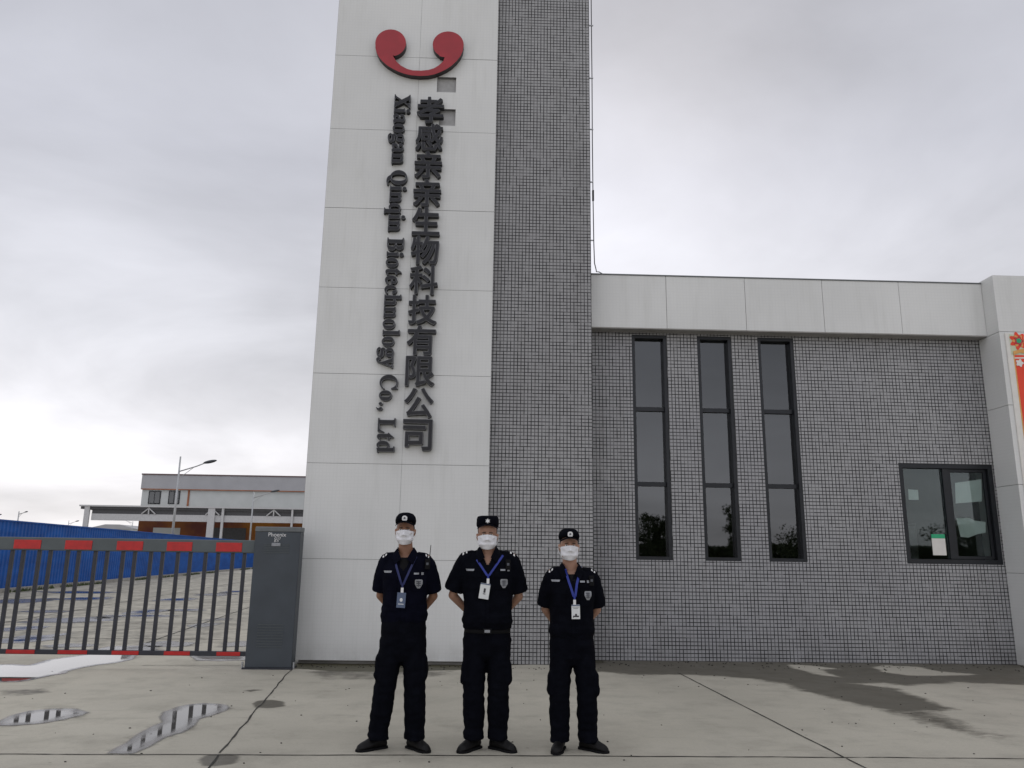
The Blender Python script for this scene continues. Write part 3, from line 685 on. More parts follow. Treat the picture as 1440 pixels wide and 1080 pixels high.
# ------------------------------------------------------------------ red banner on the pillar
bx = empty('banner'); tag(bx, 'tall red banner with white border and flower ornaments on the right pillar', 'banner')
by = 11.66
def bq(name, poly, dy, mat): return fixn(MB().prism(poly, by-dy, by-dy+.002).build(name, mat, bx))
B0 = 8.155; BT = 5.055
MB().box(B0, B0+1.15, by, by+.018, 1.0, BT).build('board', 'banner_white', bx)
bq('field', [(B0+.115, 1.1), (B0+1.04, 1.1), (B0+1.04, 4.70), (B0+.11, 4.70)], .003, 'banner_red')
bq('gold_line', [(B0+.09, 1.1), (B0+.108, 1.1), (B0+.108, 4.72), (B0+.09, 4.72)], .003, 'banner_gold')
bq('cream_panel', [(B0+.06, 4.705), (B0+1.08, 4.705), (B0+1.08, BT-.02), (B0+.06, BT-.02)], .003, 'banner_cream')
def flower(cx_, cz_, r, mat, dy, n=7, amp=.22, steps=42): return bq('flower', [(cx_+r*(1+amp*math.cos(n*2*PI*i/steps))*math.cos(2*PI*i/steps), cz_+r*(1+amp*math.cos(n*2*PI*i/steps))*math.sin(2*PI*i/steps)) for i in range(steps)], dy, mat)
fx_, fz_ = B0+.20, 4.93
flower(fx_, fz_, .125, 'banner_red', .006); flower(fx_, fz_, .085, 'banner_gold', .009, 6, .25); flower(fx_, fz_, .07, 'banner_deep', .012, 5, .2); flower(fx_, fz_, .04, 'green_print', .015, 5, .1)
flower(B0+.50, 4.81, .15, 'banner_white', .006, 9, .05); flower(B0+.50, 4.81, .12, 'banner_deep', .009, 9, .05)
bq('ribbon', [(B0+.09, 4.76), (B0+.25, 4.80), (B0+.42, 4.74), (B0+.55, 4.62), (B0+.7, 4.62), (B0+.7, 4.58), (B0+.5, 4.56), (B0+.38, 4.70), (B0+.2, 4.74), (B0+.09, 4.70)], .013, 'banner_gold')
bq('ribbon', [(B0+.10, 4.66), (B0+.34, 4.67), (B0+.34, 4.645), (B0+.10, 4.64)], .006, 'banner_white')
flower(B0+.46, 4.50, .15, 'banner_white', .010, 8, .10); flower(B0+.17, 4.57, .055, 'banner_white', .010, 5, .2); flower(B0+.75, 4.50, .13, 'banner_white', .007, 7, .1)
for i in range(5):
    an = 2*PI*i/5+.3; c0_ = (B0+.45+.055*math.cos(an), 4.50+.055*math.sin(an)); flower(c0_[0], c0_[1], .026, 'print_dark', .013, 3, .2, 18)

# ------------------------------------------------------------------ barrier gate
bg_ = empty('barrier_gate'); tag(bg_, 'grey fence-type boom barrier with red reflectors and its tall dark cabinet beside the tower', 'barrier')
c = MB().box(-3.133, -2.52, 10.95, 11.16, .02, 1.775, 0, .008); cabn = c.build('cabinet', 'cabinet_grey', bg_)
MB().box(-3.137, -2.516, 10.944, 11.166, 1.775, 1.845, 0, .012).build('cabinet_cap', 'cabinet_cap', cabn)
MB().box(-3.16, -2.50, 10.925, 11.18, 0, .022).build('base_plate', 'bar_dark', cabn)
sl_ = MB()
for zz0, n_, st in ((1.50, 6, .022), (.28, 9, .035)):
    sl_ = MB()
    for i in range(n_): sl_.box(-3.0, -2.66, 10.942, 10.9495, zz0+st*i, zz0+st*i+.007)
    sl_.build('louvre', 'gate_grey', cabn)
MB().box(-2.90, -2.78, 10.936, 10.949, 1.585, 1.63, 0, .003).build('name_plate', 'emblem_silver', cabn)
def label_text(s, x, z, size, parent, mat='white_plastic', y=10.9435, yth=.004, sx_=1):
    vs, fs = glyph(s, size, yth); w_ = max(v.x for v in vs)
    return fixn(MB().add([(x+v.x*sx_-w_*sx_/2, y-v.z, z+v.y) for v in vs], fs).build('lettering', mat, parent))
label_text('Phoenix', -2.835, 1.715, .075, cabn, sx_=1.0); label_text('G17', -2.825, 1.672, .05, cabn); label_text('8-9', -2.84, 1.64, .045, cabn)
# low anchor feet
for x in (-3.17, -2.50): MB().tube([(x, 10.98, 0), (x, 10.98, .09)], .014, 8).build('anchor_bolt', 'galvanised', cabn)
XE = -7.6
tr_ = MB().box(XE, -3.137, 11.0, 11.09, 1.487, 1.66, 0, .012).build('top_rail', 'gate_grey', bg_)
br_ = MB().box(XE, -3.137, 11.02, 11.075, .150, .212, 0, .006).build('bottom_rail', 'bar_dark', bg_)
for a, b in ((-6.36, -6.0), (-5.68, -5.32), (-4.99, -4.64), (-4.32, -3.98), (-3.66, -3.31), (-7.06, -6.70)):
    MB().box(a, b, 10.993, 11.0, 1.505, 1.625, 0, .003).build('reflector', 'reflector_red', tr_)
for a, b in ((-6.27, -5.90), (-5.60, -5.22), (-4.90, -4.55), (-4.22, -3.88), (-3.53, -3.22), (-6.97, -6.6)):
    MB().box(a, b, 11.013, 11.02, .156, .206, 0, .002).build('reflector', 'reflector_red', br_)
barx = [-6.242, -6.031, -5.883, -5.652, -5.504, -5.282, -5.125, -4.912, -4.754, -4.54, -4.382, -4.177, -4.009, -3.804, -3.636, -3.439, -3.28]
barx += [-6.39, -6.60, -6.76, -6.97, -7.13, -7.34]
proto = MB().box(-.023, .023, 11.028, 11.068, .212, 1.487, 0, .004).build('bar', 'bar_dark', bg_); proto.location.x = barx[0]
for x in barx[1:]:
    c = proto.copy(); COL.objects.link(c); c.parent = bg_; c.location.x = x
MB().box(XE-.05, XE, 10.99, 11.10, 0, 1.68, 0, .006).build('end_post', 'gate_grey', bg_)

# ------------------------------------------------------------------ blue corrugated fence
fa, fb = Vector((-17.05, 29.0)), Vector((-22.2, 79.0)); fd = (fb-fa).normalized(); f0 = fa-fd*14
Lf = (fb-f0).length; fn_ = Vector((fd.y, -fd.x))
fnc = empty('corrugated_fence'); tag(fnc, 'long blue corrugated sheet fence running back along the yard', 'fence')
vs = []; fs = []; nseg = int(Lf/.07)
prof = [0, .0, .022, .022]
for i in range(nseg+1):
    p = f0+fd*(i*.07)+fn_*prof[i % 4]; sag = .02*noise.noise(Vector((i*.02, 0, 0)))
    vs += [(p.x, p.y, .08), (p.x, p.y, 2.47+sag)]
    if i: fs.append((2*i-2, 2*i, 2*i+1, 2*i-1))
finish('sheet', vs, fs, 'fence_blue', fnc)
mb = MB()
def obox(mb, p, q, w, z0, z1, mi=0):
    p, q = Vector(p), Vector(q); d = (q-p).normalized(); n = Vector((-d.y, d.x))*w/2
    A = [p+n, q+n, q-n, p-n]; mb.add([(*a_, z0) for a_ in A]+[(*a_, z1) for a_ in A], [(0, 3, 2, 1), (4, 5, 6, 7), (0, 1, 5, 4), (1, 2, 6, 5), (2, 3, 7, 6), (3, 0, 4, 7)], mi)
obox(mb, f0-fn_*.01, fb-fn_*.01, .12, 2.46, 2.51); mb.build('capping', 'fence_blue', fnc)
mb = MB(); obox(mb, f0+fn_*.18, fb+fn_*.18, .16, 0, .14); k_ = mb.build('kerb', 'kerb_concrete'); tag(k_, 'low concrete kerb along the foot of the blue fence', 'kerb', kind='structure')
mb = MB(); rg = random.Random(3)
for i in range(2600):
    t = rg.random()*Lf; q = f0+fd*t+fn_*(.30+.12*rg.random())
    if noise.noise(Vector((t*.22, 3, 0))) < .02: continue
    a_ = rg.random()*PI; h_ = .04+.12*rg.random(); w_ = .02+.02*rg.random(); lx_ = (rg.random()-.5)*.08
    dx, dy = math.cos(a_)*w_, math.sin(a_)*w_; mb.add([(q.x-dx, q.y-dy, 0), (q.x+dx, q.y+dy, 0), (q.x+lx_, q.y, h_)], [(0, 1, 2)])
tag(mb.build('weeds', 'weed'), 'low green weeds along the kerb of the blue fence', 'weeds', kind='stuff')

# ------------------------------------------------------------------ far factory and canopy
fac_ = empty('factory'); tag(fac_, 'far grey flat roofed factory with a brown lower storey behind the blue fence', 'building')
FX0, FX1, FYY = -41.0, -2.0, 95.0
MB().box(FX0, FX1, FYY-.25, FYY+20, 8.62, 10.35).build('fascia', 'factory_grey', fac_)
MB().box(FX0-.05, FX1+.05, FYY-.32, FYY+20.1, 10.35, 10.5).build('roof_edge', 'roof_edge', fac_)
MB().box(FX0+.1, FX1, FYY, FYY+19.9, 5.2, 8.62).build('upper_wall', 'factory_light', fac_)
MB().box(FX0+.1, FX1, FYY-.02, FYY+19.8, 0, 5.2).build('lower_wall', 'factory_brick', fac_)
MB().box(FX0+.1, FX1, FYY-.3, FYY-.25, 8.60, 8.72).build('band', 'factory_rust', fac_)
for px0, px1 in ((210, 225), (238, 252)):
    a, b = atY(px0, 690, FYY), atY(px1, 709, FYY)
    wi = MB().box(a.x, b.x, FYY-.06, FYY-.003, b.z, a.z).build('window', 'frame_dark', fac_); MB().box(a.x+.12, (a.x+b.x)/2-.05, FYY-.07, FYY-.061, b.z+.12, a.z-.12).build('pane', 'glass', wi); MB().box((a.x+b.x)/2+.05, b.x-.12, FYY-.07, FYY-.061, b.z+.12, a.z-.12).build('pane', 'glass', wi)
a = atY(265, 690, FYY); MB().box(a.x, a.x+.2, FYY-.1, FYY-.001, 5.2, 8.6).build('downpipe', 'factory_rust', fac_)
for px0, px1 in ((216, 252), (300, 345)):
    a, b = atY(px0, 742, FYY), atY(px1, 760, FYY); MB().box(a.x, b.x, FYY-.08, FYY-.025, max(b.z, 0), a.z).build('door', 'factory_light' if px0 < 250 else 'canopy_dark', fac_)
cn_ = empty('canopy'); tag(cn_, 'long open steel canopy with white beams and posts in front of the far factory', 'canopy')
CY = 88.0
MB().box(-44.5, -4, CY, CY+5.5, 6.18, 6.34).build('roof', 'canopy_white', cn_)
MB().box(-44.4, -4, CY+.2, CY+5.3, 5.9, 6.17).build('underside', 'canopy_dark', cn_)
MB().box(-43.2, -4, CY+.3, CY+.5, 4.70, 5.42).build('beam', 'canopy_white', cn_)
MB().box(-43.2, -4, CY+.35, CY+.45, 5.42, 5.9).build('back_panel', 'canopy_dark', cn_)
for px, w_ in ((120, .55), (243+0, 0), (296, .75), (312, .25), (410, .2)):
    if not w_: continue
    x = atY(px, 735, CY+.1).x; MB().box(x-w_/2, x+w_/2, CY+.08, CY+.28, 0, 6.18).build('post', 'canopy_white', cn_)
for px in (209, 299, 385):
    x = atY(px, 719, CY+.2).x; t = MB()
    for s_ in (-1, 1): t.tube([(x, CY+.22, 6.1), (x+s_*.75, CY+.22, 5.45)], .07, 6)
    t.tube([(x, CY+.22, 6.15), (x, CY+.22, 5.42)], .08, 6); t.build('brace', 'canopy_white', cn_)
# lower far sheds
def shed(x0, x1, y, h, label):
    t = empty('shed', ((x0+x1)/2, y, 0)); tag(t, label, 'shed'); w_ = (x1-x0)/2
    MB().box(-w_, w_, 0, 14, 0, h*.86).build('wall', 'factory_light', t)
    fixn(MB().prism([(-w_-.4, h*.86+.01), (w_+.4, h*.86+.01), (w_*.3, h), (-w_*.3, h)], -.3, 14.3).build('roof', 'factory_grey', t))
a = atY(125, 738, 170); b = atY(193, 738, 170)
shed(a.x, b.x, 170, a.z+.15, 'low pale shed far away under the canopy')

# ------------------------------------------------------------------ street lamps
def lamp(px, ptop, hx, hy, Yd, rp, label, flip=1):
    top = atY(px, ptop, Yd); head = atY(hx, hy, Yd); t = empty('street_lamp', (top.x, Yd, 0))
    tag(t, label, 'street lamp', 'street lamps along the yard')
    H = top.z; dx = head.x-top.x
    MB().tube([(0, 0, 0), (0, 0, H*.6), (0, 0, H)], [rp*1.35, rp, rp*.7], 8).build('pole', 'galvanised', t, True)
    za = head.z-abs(dx)*.30
    MB().tube([(0, 0, za), (dx*.5, 0, za+(head.z-za)*.55), (dx*.78, 0, head.z-.03)], rp*.5, 6).build('arm', 'galvanised', t, True)
    MB().tube([(0, 0, za-.45), (dx*.42, 0, za+(head.z-za)*.42)], rp*.25, 5).build('stay', 'galvanised', t)
    h_ = MB(); h_.loft([(dx*.70, 0, head.z-.12, .05, .05), (dx*.72, 0, head.z-.1, .08, .09)], 8)
    hb_ = MB(); Lh = abs(dx)*.42; s_ = 1 if dx > 0 else -1
    rot = Matrix.Rotation(-s_*.22, 3, 'Y')
    hb_.ellipsoid((dx*.90, 0, head.z+.03), (Lh/2, .15, .10), 12, 8, rot); hb_.build('lamp_head', 'lamp_dark', t, True)
lamp(254, 642, 300, 650, 50, .075, 'nearest grey street lamp rising above the factory roof')
lamp(357, 692, 390, 691, 81, .085, 'pale street lamp in front of the factory wall, beside the tower')
lamp(27, 719, 38, 720, 125, .11, 'small far street lamp above the blue fence at the left')
lamp(97, 732, 110, 733, 140, .07, 'tiny far street lamp just left of the canopy end post')
lamp(187, 733, 172, 731, 140, .07, 'tiny far street lamp seen under the canopy with its arm to the left')
lamp(-12, 722, 1, 724, 125, .11, 'far street lamp whose head just enters the left edge of the photo')

# ------------------------------------------------------------------ trees behind the camera, mirrored in the windows
def tree(loc, h, r, seed, label):
    rg = random.Random(seed); t = empty('tree', loc); tag(t, label, 'tree', 'trees across the road, mirrored in the windows')
    tk = MB(); tk.tube([(0, 0, 0), (.1, 0, h*.3), (0, .1, h*.6), (.05, 0, h*.9)], [.16, .12, .08, .03], 7)
    cl_ = []
    for i in range(9):
        a = i*2.4+seed; z0 = h*(.3+.06*i); L = r*(.5+.5*rg.random()); e = Vector((math.cos(a)*L, math.sin(a)*L, z0+h*(.1+.15*rg.random()))); tk.tube([(0, 0, z0), tuple(e*.5+Vector((0, 0, z0*.55))), tuple(e)], [.05, .035, .012], 5); cl_.append(e)
    for i in range(40): cl_.append(Vector((rg.gauss(0, r*.42), rg.gauss(0, r*.42), h*(.32+.62*rg.random()))))
    tk.build('trunk', 'bark', t); lf = MB()
    for c in cl_:
        rr = r*(.22+.22*rg.random())
        for k in range(110):
            d = Vector((rg.gauss(0, 1), rg.gauss(0, 1), rg.gauss(0, .8))).normalized()*rr*(.35+.65*rg.random()); p = c+d; s_ = .05+.07*rg.random()
            u = Vector((rg.gauss(0, 1), rg.gauss(0, 1), rg.gauss(0, 1))).normalized(); w_ = u.orthogonal().normalized()
            lf.add([p-u*s_, p+w_*s_*.6, p+u*s_, p-w_*s_*.6], [(0, 1, 2, 3)])
    lf.build('crown', 'leaf', t); return t
for i, (x, y, h, r) in enumerate(((13.6, -38, 4.8, 1.7), (20.9, -40, 5.4, 1.2), (25.2, -36, 3.5, 2.8), (9.0, -46, 4.6, 1.8), (33, -42, 5.0, 2.4), (39, -38, 4.6, 2.6))):
    tree((x, y, 0), h, r, i+2, ['round leafy tree mirrored in the first slit window', 'thin tall tree mirrored in the middle slit window', 'low broad tree mirrored in the third slit window', 'small tree left of the round leafy one', 'broad tree mirrored in the service window', 'bushy tree at the far right of the row'][i])
mb = MB(); rg = random.Random(11)
for i in range(45000):
    x = rg.uniform(-14, 60); d = .5+.5*noise.noise(Vector((x*.2, 0, 0))); z = rg.random()*(2.2+1.3*d); p = Vector((x, -50+rg.random()*2, z)); u = Vector((rg.gauss(0, 1), rg.gauss(0, 1), rg.gauss(0, 1))).normalized()*.16; w_ = u.orthogonal()*.6
    mb.add([p-u, p+w_, p+u, p-w_], [(0, 1, 2, 3)])
tag(mb.build('hedge', 'leaf'), 'long dark hedge across the road, mirrored low in the windows', 'hedge', kind='stuff')

# ------------------------------------------------------------------ people
def remesh(mb, name, voxel, smooth, mat, parent, disp=None, post=None):
    me = bpy.data.meshes.new(name); me.from_pydata(mb.v, [], mb.f); me.validate()
    bm = bmesh.new(); bm.from_mesh(me); bmesh.ops.recalc_face_normals(bm, faces=bm.faces); bm.to_mesh(me); bm.free()
    o = bpy.data.objects.new(name, me); COL.objects.link(o)
    r = o.modifiers.new('r', 'REMESH'); r.mode = 'VOXEL'; r.voxel_size = voxel; r.adaptivity = 0
    s_ = o.modifiers.new('s', 'SMOOTH'); s_.iterations = smooth; s_.factor = .5
    bpy.context.view_layer.update(); dg = bpy.context.evaluated_depsgraph_get()
    m2 = bpy.data.meshes.new_from_object(o.evaluated_get(dg)); m2.name = name
    bpy.data.objects.remove(o); bpy.data.meshes.remove(me)
    n = len(m2.vertices); co = np.empty(n*3, np.float32); m2.vertices.foreach_get('co', co); co = co.reshape(-1, 3)
    if disp:
        nr = np.empty(n*3, np.float32); m2.vertices.foreach_get('normal', nr); nr = nr.reshape(-1, 3)
        d = np.fromiter((disp(*c) for c in co.tolist()), np.float32, n); co = co+nr*d[:, None]; m2.vertices.foreach_set('co', co.ravel()); m2.update()
    if post:
        bm = bmesh.new(); bm.from_mesh(m2); kill = [v for v in bm.verts if post(v.co)]; bmesh.ops.delete(bm, geom=kill, context='VERTS')
        bm.to_mesh(m2); bm.free()
    m2.polygons.foreach_set('use_smooth', [True]*len(m2.polygons)); m2.materials.clear(); m2.materials.append(MATS[mat])
    q = bpy.data.objects.new(name, m2); COL.objects.link(q); q.parent = parent; return q
def fold(scale, amp, st=(1, 1, 1), seed=0):
    def f(x, y, z):
        return amp*(noise.noise(Vector((x*scale*st[0]+seed, y*scale*st[1], z*scale*st[2])))+.5*noise.noise(Vector((x*scale*2.2, y*scale*2.2+seed, z*scale*2.2*st[2]))))
    return f

def person(S):
    """S: dict of measured dimensions, all in metres, x relative to the figure's own centre"""
    P = empty('person', S['loc']); tag(P, S['label'], 'person', 'guards standing in a row')
    k = S['H']; K = k+S['fs']; hx = S['hx']                       # top of skull, head offset
    skin = S['skin']; hw = S.get('hw', 1.0)
    sh = S['sh']; shz = S['shz']; wz = S['wz']; ww = S['ww']; cr = S['crotch']
    headc = Vector((hx, -.012, k-.115))
    chin = k-.225
    # --- body: one continuous surface
    b = MB()
    b.ellipsoid((hx, .008, k-.098), (.074*hw, .092, .090), 20, 14)                # skull
    b.ellipsoid((hx, -.022, K-.150), (.062*hw, .070, .082), 18, 12)               # face
    b.ellipsoid((hx, -.048, K-.205), (.036*hw, .036, .026), 14, 10)               # chin
    for s_ in (-1, 1):
        b.ellipsoid((hx+s_*.040, -.045, K-.188), (.026, .035, .030), 10, 8)       # jaw
        b.ellipsoid((hx+s_*.036, -.066, K-.142), (.024, .020, .018), 10, 8)       # cheekbone
        b.ellipsoid((hx+s_*.028, -.083, K-.097), (.026, .012, .009), 10, 8)       # brow
        b.ellipsoid((hx+s_*.078*hw, .012, K-.135), (.010, .020, .034), 10, 8, Matrix.Rotation(s_*.25, 3, 'Y'))   # ear
        b.ellipsoid((hx+s_*.012, -.104, K-.158), (.010, .012, .009), 8, 6)        # nostril wing
    b.capsule((hx, -.090, K-.112), (hx, -.110, K-.152), .008, .012)                # nose
    b.ellipsoid((hx, -.088, K-.182), (.024, .012, .006), 10, 6); b.ellipsoid((hx, -.088, K-.192), (.021, .011, .006), 10, 6)  # lips
    b.capsule((hx*.9, .018, K-.17), (hx*.5, .028, shz-.01), .056*hw, .064*hw)         # neck
    b.loft([(0, .03, shz-.60, ww*.82, .095), (0, .03, wz+.04, ww*.82, .095), (0, .025, wz+.18, ww*.82, .10), (0, .02, shz-.20, sh*.68, .105), (0, .022, shz-.09, sh*.74, .092), (0, .026, shz-.045, sh*.58, .07), (0, .028, shz-.005, sh*.34, .055), (0, .028, shz+.03, .06, .05)], 24)
    b.loft([(0, .03, cr+.02, .13, .09), (0, .03, cr+.14, ww*.85, .11), (0, .03, wz+.05, ww*.82, .10)], 20)
    sj = [Vector((s_*(sh-.055), .025, shz-.055)) for s_ in (-1, 1)]
    for i, s_ in enumerate((-1, 1)):
        el, wr = Vector(S['elbow'][i]), Vector(S['wrist'][i])
        b.capsule(sj[i], el, .050, .036, 14); b.capsule(el, wr, .037, .025, 14)
        # hand clasped behind the back: palm, five fingers, thumb leaving the side
        inw = Vector((-s_, .10, -.10 if s_ < 0 else .05)).normalized(); dn = Vector((0, .25, -1)).normalized()
        pc = wr+inw*.045
        b.capsule(wr, pc, .023, .026, 12); b.capsule(pc+dn*.018, pc+inw*.035+dn*.018, .017, .017, 10); b.capsule(pc-dn*.014, pc+inw*.035-dn*.014, .017, .017, 10)
        for q in range(4):
            r0 = pc+inw*.045+dn*(-.028+.019*q)+Vector((0, .004, 0)); ln = (.036, .041, .039, .030)[q]; m1 = r0+inw*ln+Vector((0, .010, 0)); m2 = m1+inw*ln*.55+Vector((0, -.016, 0))
            b.capsule(r0, m1, .0095, .0088, 9); b.capsule(m1, m2, .0088, .0078, 9)
        t0 = wr+inw*.02-dn*.018; t1 = t0-dn*.032+inw*.022; b.capsule(t0, t1, .012, .011, 9); b.capsule(t1, t1+inw*.030-dn*.008, .011, .009, 9)
    for i, s_ in enumerate((-1, 1)):
        hp, kn, an = [Vector(v) for v in S['leg'][i]]
        b.capsule(hp, kn, .078, .052, 14); b.capsule(kn, an, .052, .036, 14)
        ft = Vector((math.sin(S['toe'][i]), -math.cos(S['toe'][i]), 0)); b.capsule(Vector((an.x, an.y+.01, .045)), Vector((an.x, an.y, .030))+ft*.14, .028, .018, 10)
        b.capsule(an, Vector((an.x, an.y+.01, .06)), .036, .034, 12)
    body = remesh(b, 'body', .0058, 3, skin, P)
    # eyes
    for s_ in (-1, 1):
        e = MB().ellipsoid((hx+s_*.030, -.079, K-.114), (.0125, .010, .0065), 12, 8).build('eye', 'eye_white', P, True)
        MB().ellipsoid((hx+s_*.030, -.0868, K-.114), (.0052, .003, .0056), 10, 6).build('iris', 'iris', e, True)
        MB().ellipsoid((hx+s_*.030, -.094, K-.098), (.020, .004, .0035), 10, 6, Matrix.Rotation(s_*.12, 3, 'Y')).build('eyebrow', 'hair', P, True)
    # hair below the cap
    h_ = MB(); h_.ellipsoid((hx, .022, k-.095), (.079*hw, .087, .085), 20, 12)
    remesh(h_, 'hair', .006, 2, 'hair', P, None, lambda c: c.y < -.015-(0 if c.z < k-.06 else .03) or c.z < k-.16 or (c.z < k-.125 and c.y < .035))
    # --- trousers
    t = MB()
    t.loft([(0, .025, cr-.005, .09, .085), (0, .025, cr+.05, ww*.88, .125), (0, .025, cr+.15, ww*1.03, .142), (0, .022, wz-.05, ww*.99, .135), (0, .022, wz+.045, ww*.93, .128)], 28, power=2.3)
    for i, s_ in enumerate((-1, 1)):
        hp, kn, an = [Vector(v) for v in S['leg'][i]]; R = S['legr']
        rings = []; n = 9
        pts = [hp+Vector((0, 0, .04)), hp.lerp(kn, .45), kn, kn.lerp(an, .45), Vector((an.x, an.y, S.get('hem', .10)+.07)), Vector((an.x, an.y-.01, S.get('hem', .10)-.015))]
        rx = [R[0]*1.0, R[0]*.97, R[1], R[1]*1.02, R[2]*1.05, R[2]*1.12]
        t.loft([(p.x, p.y, p.z, r_, r_*1.12) for p, r_ in zip(pts, rx)], 22)
        # cargo pocket on the outer thigh
        pc = hp.lerp(kn, S.get('pocket', .62)); t.loft([(pc.x+s_*(R[0]*.68), pc.y, pc.z-.09, .036, .07), (pc.x+s_*(R[0]*.70), pc.y, pc.z-.06, .042, .078), (pc.x+s_*(R[0]*.68), pc.y, pc.z+.07, .036, .075), (pc.x+s_*(R[0]*.64), pc.y, pc.z+.09, .030, .07)], 14, power=3)
    seed = S['seed']
    def dsp(x, y, z):
        a = .0055*noise.noise(Vector((x*9+seed, y*9, z*22)))+.0025*noise.noise(Vector((x*22, y*22+seed, z*30)))
        if z < .34: a += .0095*noise.noise(Vector((x*8, y*8+seed, z*27)))*(1-z/.34)*1.6
        if abs(z-.5) < .13: a += .005*noise.noise(Vector((x*8, y*8, z*24+seed)))
        return a
    tr = remesh(t, 'trousers', .0085, 4, 'cloth', P, dsp)
    bvt = BVHTree.FromObject(tr, bpy.context.evaluated_depsgraph_get())
    # belt
    bl = MB().loft([(0, .022, wz-.005, ww*.965, .136), (0, .022, wz+.035, ww*.955, .134)], 36, power=2.3); be = bl.build('belt', 'undershirt', P, True)
    if S.get('buckle'): MB().box(-.035, .035, -.136, -.128, wz-.006, wz+.036, 0, .003).build('buckle', 'undershirt', be)
    if S.get('buckle'): MB().box(-.022, .022, -.139, -.1365, wz+.004, wz+.026, 0, .002).build('buckle_plate', 'emblem_silver', be)
    # --- shirt
    hz = wz+S.get('hemdz', .03)
    s = MB(); cd = S.get('cd', .125); bl_ = S.get('belly', 0)
    s.loft([(0, .02, hz-.03, ww*.99, .130+bl_*.6), (0, .018-bl_*.4, hz+.03, ww*1.06, .142+bl_), (0, .018-bl_*.4, hz+.13, ww*1.0, .134+bl_*.9), (0, .015, hz+.24, (ww*.5+sh*.42), cd+bl_*.4), (0, .012, shz-.21, sh*.84, cd+.005), (0, .016, shz-.12, sh*.86, cd-.008), (0, .022, shz-.055, sh*.80, .095), (0, .026, shz-.012, sh*.52, .074), (0, .028, shz+.020, sh*.32, .063), (0, .028, shz+.045, .066, .058)], 30, power=2.35)
    for i, s_ in enumerate((-1, 1)):
        sho = Vector((s_*(sh-.06), .022, shz-.062)); el = Vector(S['elbow'][i]); cuff = sho.lerp(el, S.get('sl', .80))+Vector((s_*.006, 0, 0)); d = (el-sho).normalized()
        s.tube([sho-d*.045, sho-d*.03, sho+d*.02, sho.lerp(cuff, .5), cuff-d*.02, cuff], [.02, .052, .070, .079, S.get('cr', .084), S.get('cr', .084)-.002], 20)
        s.tube([sho-Vector((s_*.08, 0, -.012)), sho+Vector((s_*.0, 0, .0))], [.06, .064], 16)
    V0 = shz-S.get('vdep', .12)
    def dsh(x, y, z):
        a = .0055*noise.noise(Vector((x*10+seed*2, y*10, z*13)))+.003*noise.noise(Vector((x*26, y*26, z*26+seed)))
        if z < hz+.12: a += .006*noise.noise(Vector((x*9, y*9+seed, z*36)))
        return a
    def neck(c):
        inV = c.y < .03 and c.z > V0 and abs(c.x-hx*.5) < (c.z-V0)*S.get('vk', .50)
        col = c.z > shz+.012 and math.hypot((c.x-hx*.4)/1.0, c.y-.02) < .062+.02
        return inV or col or (c.z > shz+.036)
    shirt = remesh(s, 'shirt', .0072, 4, S['cloth'], P, dsh, neck)
    bv = BVHTree.FromObject(shirt, bpy.context.evaluated_depsgraph_get())
    def fy(x, z, off=.004, lim=None):
        h = bv.ray_cast(Vector((x, -1, z)), Vector((0, 1, 0)))
        if h[0] is not None and h[0].y < .06: return h[0].y-off
        return -.09-off
    # undershirt
    if S.get('under'):
        u = MB(); u.loft([(0, .03, shz-.30, sh*.55, .112), (0, .014, shz-.20, sh*.60, .118), (0, .014, shz-.11, sh*.60, .112), (0, .018, shz-S['under']-.012, sh*.42, .096), (0, .022, shz-S['under']+.010, .070, .078)], 26)
        remesh(u, 'undershirt', .006, 2, 'undershirt', P)
    # collar: two pointed flaps and a stand round the neck
    cmb = MB()
    for s_ in (-1, 1):
        xo = hx*.5; A = []
        inner = [(xo+s_*.070, .035, shz+.046), (xo+s_*.066, -.020, shz+.040), (xo+s_*.050, -.052, shz+.012), (xo+s_*.026*S.get('vk', .5)/.5, -.0, shz-.045)]
        outer = [(xo+s_*.094, .035, shz+.010), (xo+s_*.100, -.02, shz-.006), (xo+s_*.098, -.06, shz-.035), (xo+s_*.075, -.0, shz-.090)]
        inner[3] = (inner[3][0], fy(inner[3][0]+s_*.01, inner[3][2], .010), inner[3][2]); outer[3] = (outer[3][0], fy(outer[3][0], outer[3][2], .012), outer[3][2]); outer[2] = (outer[2][0], min(fy(outer[2][0], outer[2][2], .012), -.055), outer[2][2])
        vs = []; fs = []
        for off in (0, 1):
            for a_, b_ in zip(inner, outer): vs += [Vector(a_)+Vector((0, -.006*off, .002*off)), Vector(b_)+Vector((0, -.006*off, .004*off))]
        for q in range(3): fs += [(2*q, 2*q+1, 2*q+3, 2*q+2), (8+2*q, 8+2*q+2, 8+2*q+3, 8+2*q+1), (2*q, 2*q+2, 8+2*q+2, 8+2*q), (2*q+1, 8+2*q+1, 8+2*q+3, 2*q+3)]
        fs += [(6, 7, 15, 14), (0, 8, 9, 1)]; cmb.add(vs, fs)
    bk_ = []
    for i in range(9):
        a = PI*i/8; bk_.append((hx*.5+.070*math.cos(a), .034+.048*math.sin(a)))
    vs = [(x, y, shz+.0) for x, y in bk_]+[(x, y, shz+.05) for x, y in bk_]; cmb.add(vs, [(i, i+1, i+10, i+9) for i in range(8)])
    fixn(cmb.build('collar', S['cloth'], P, False))
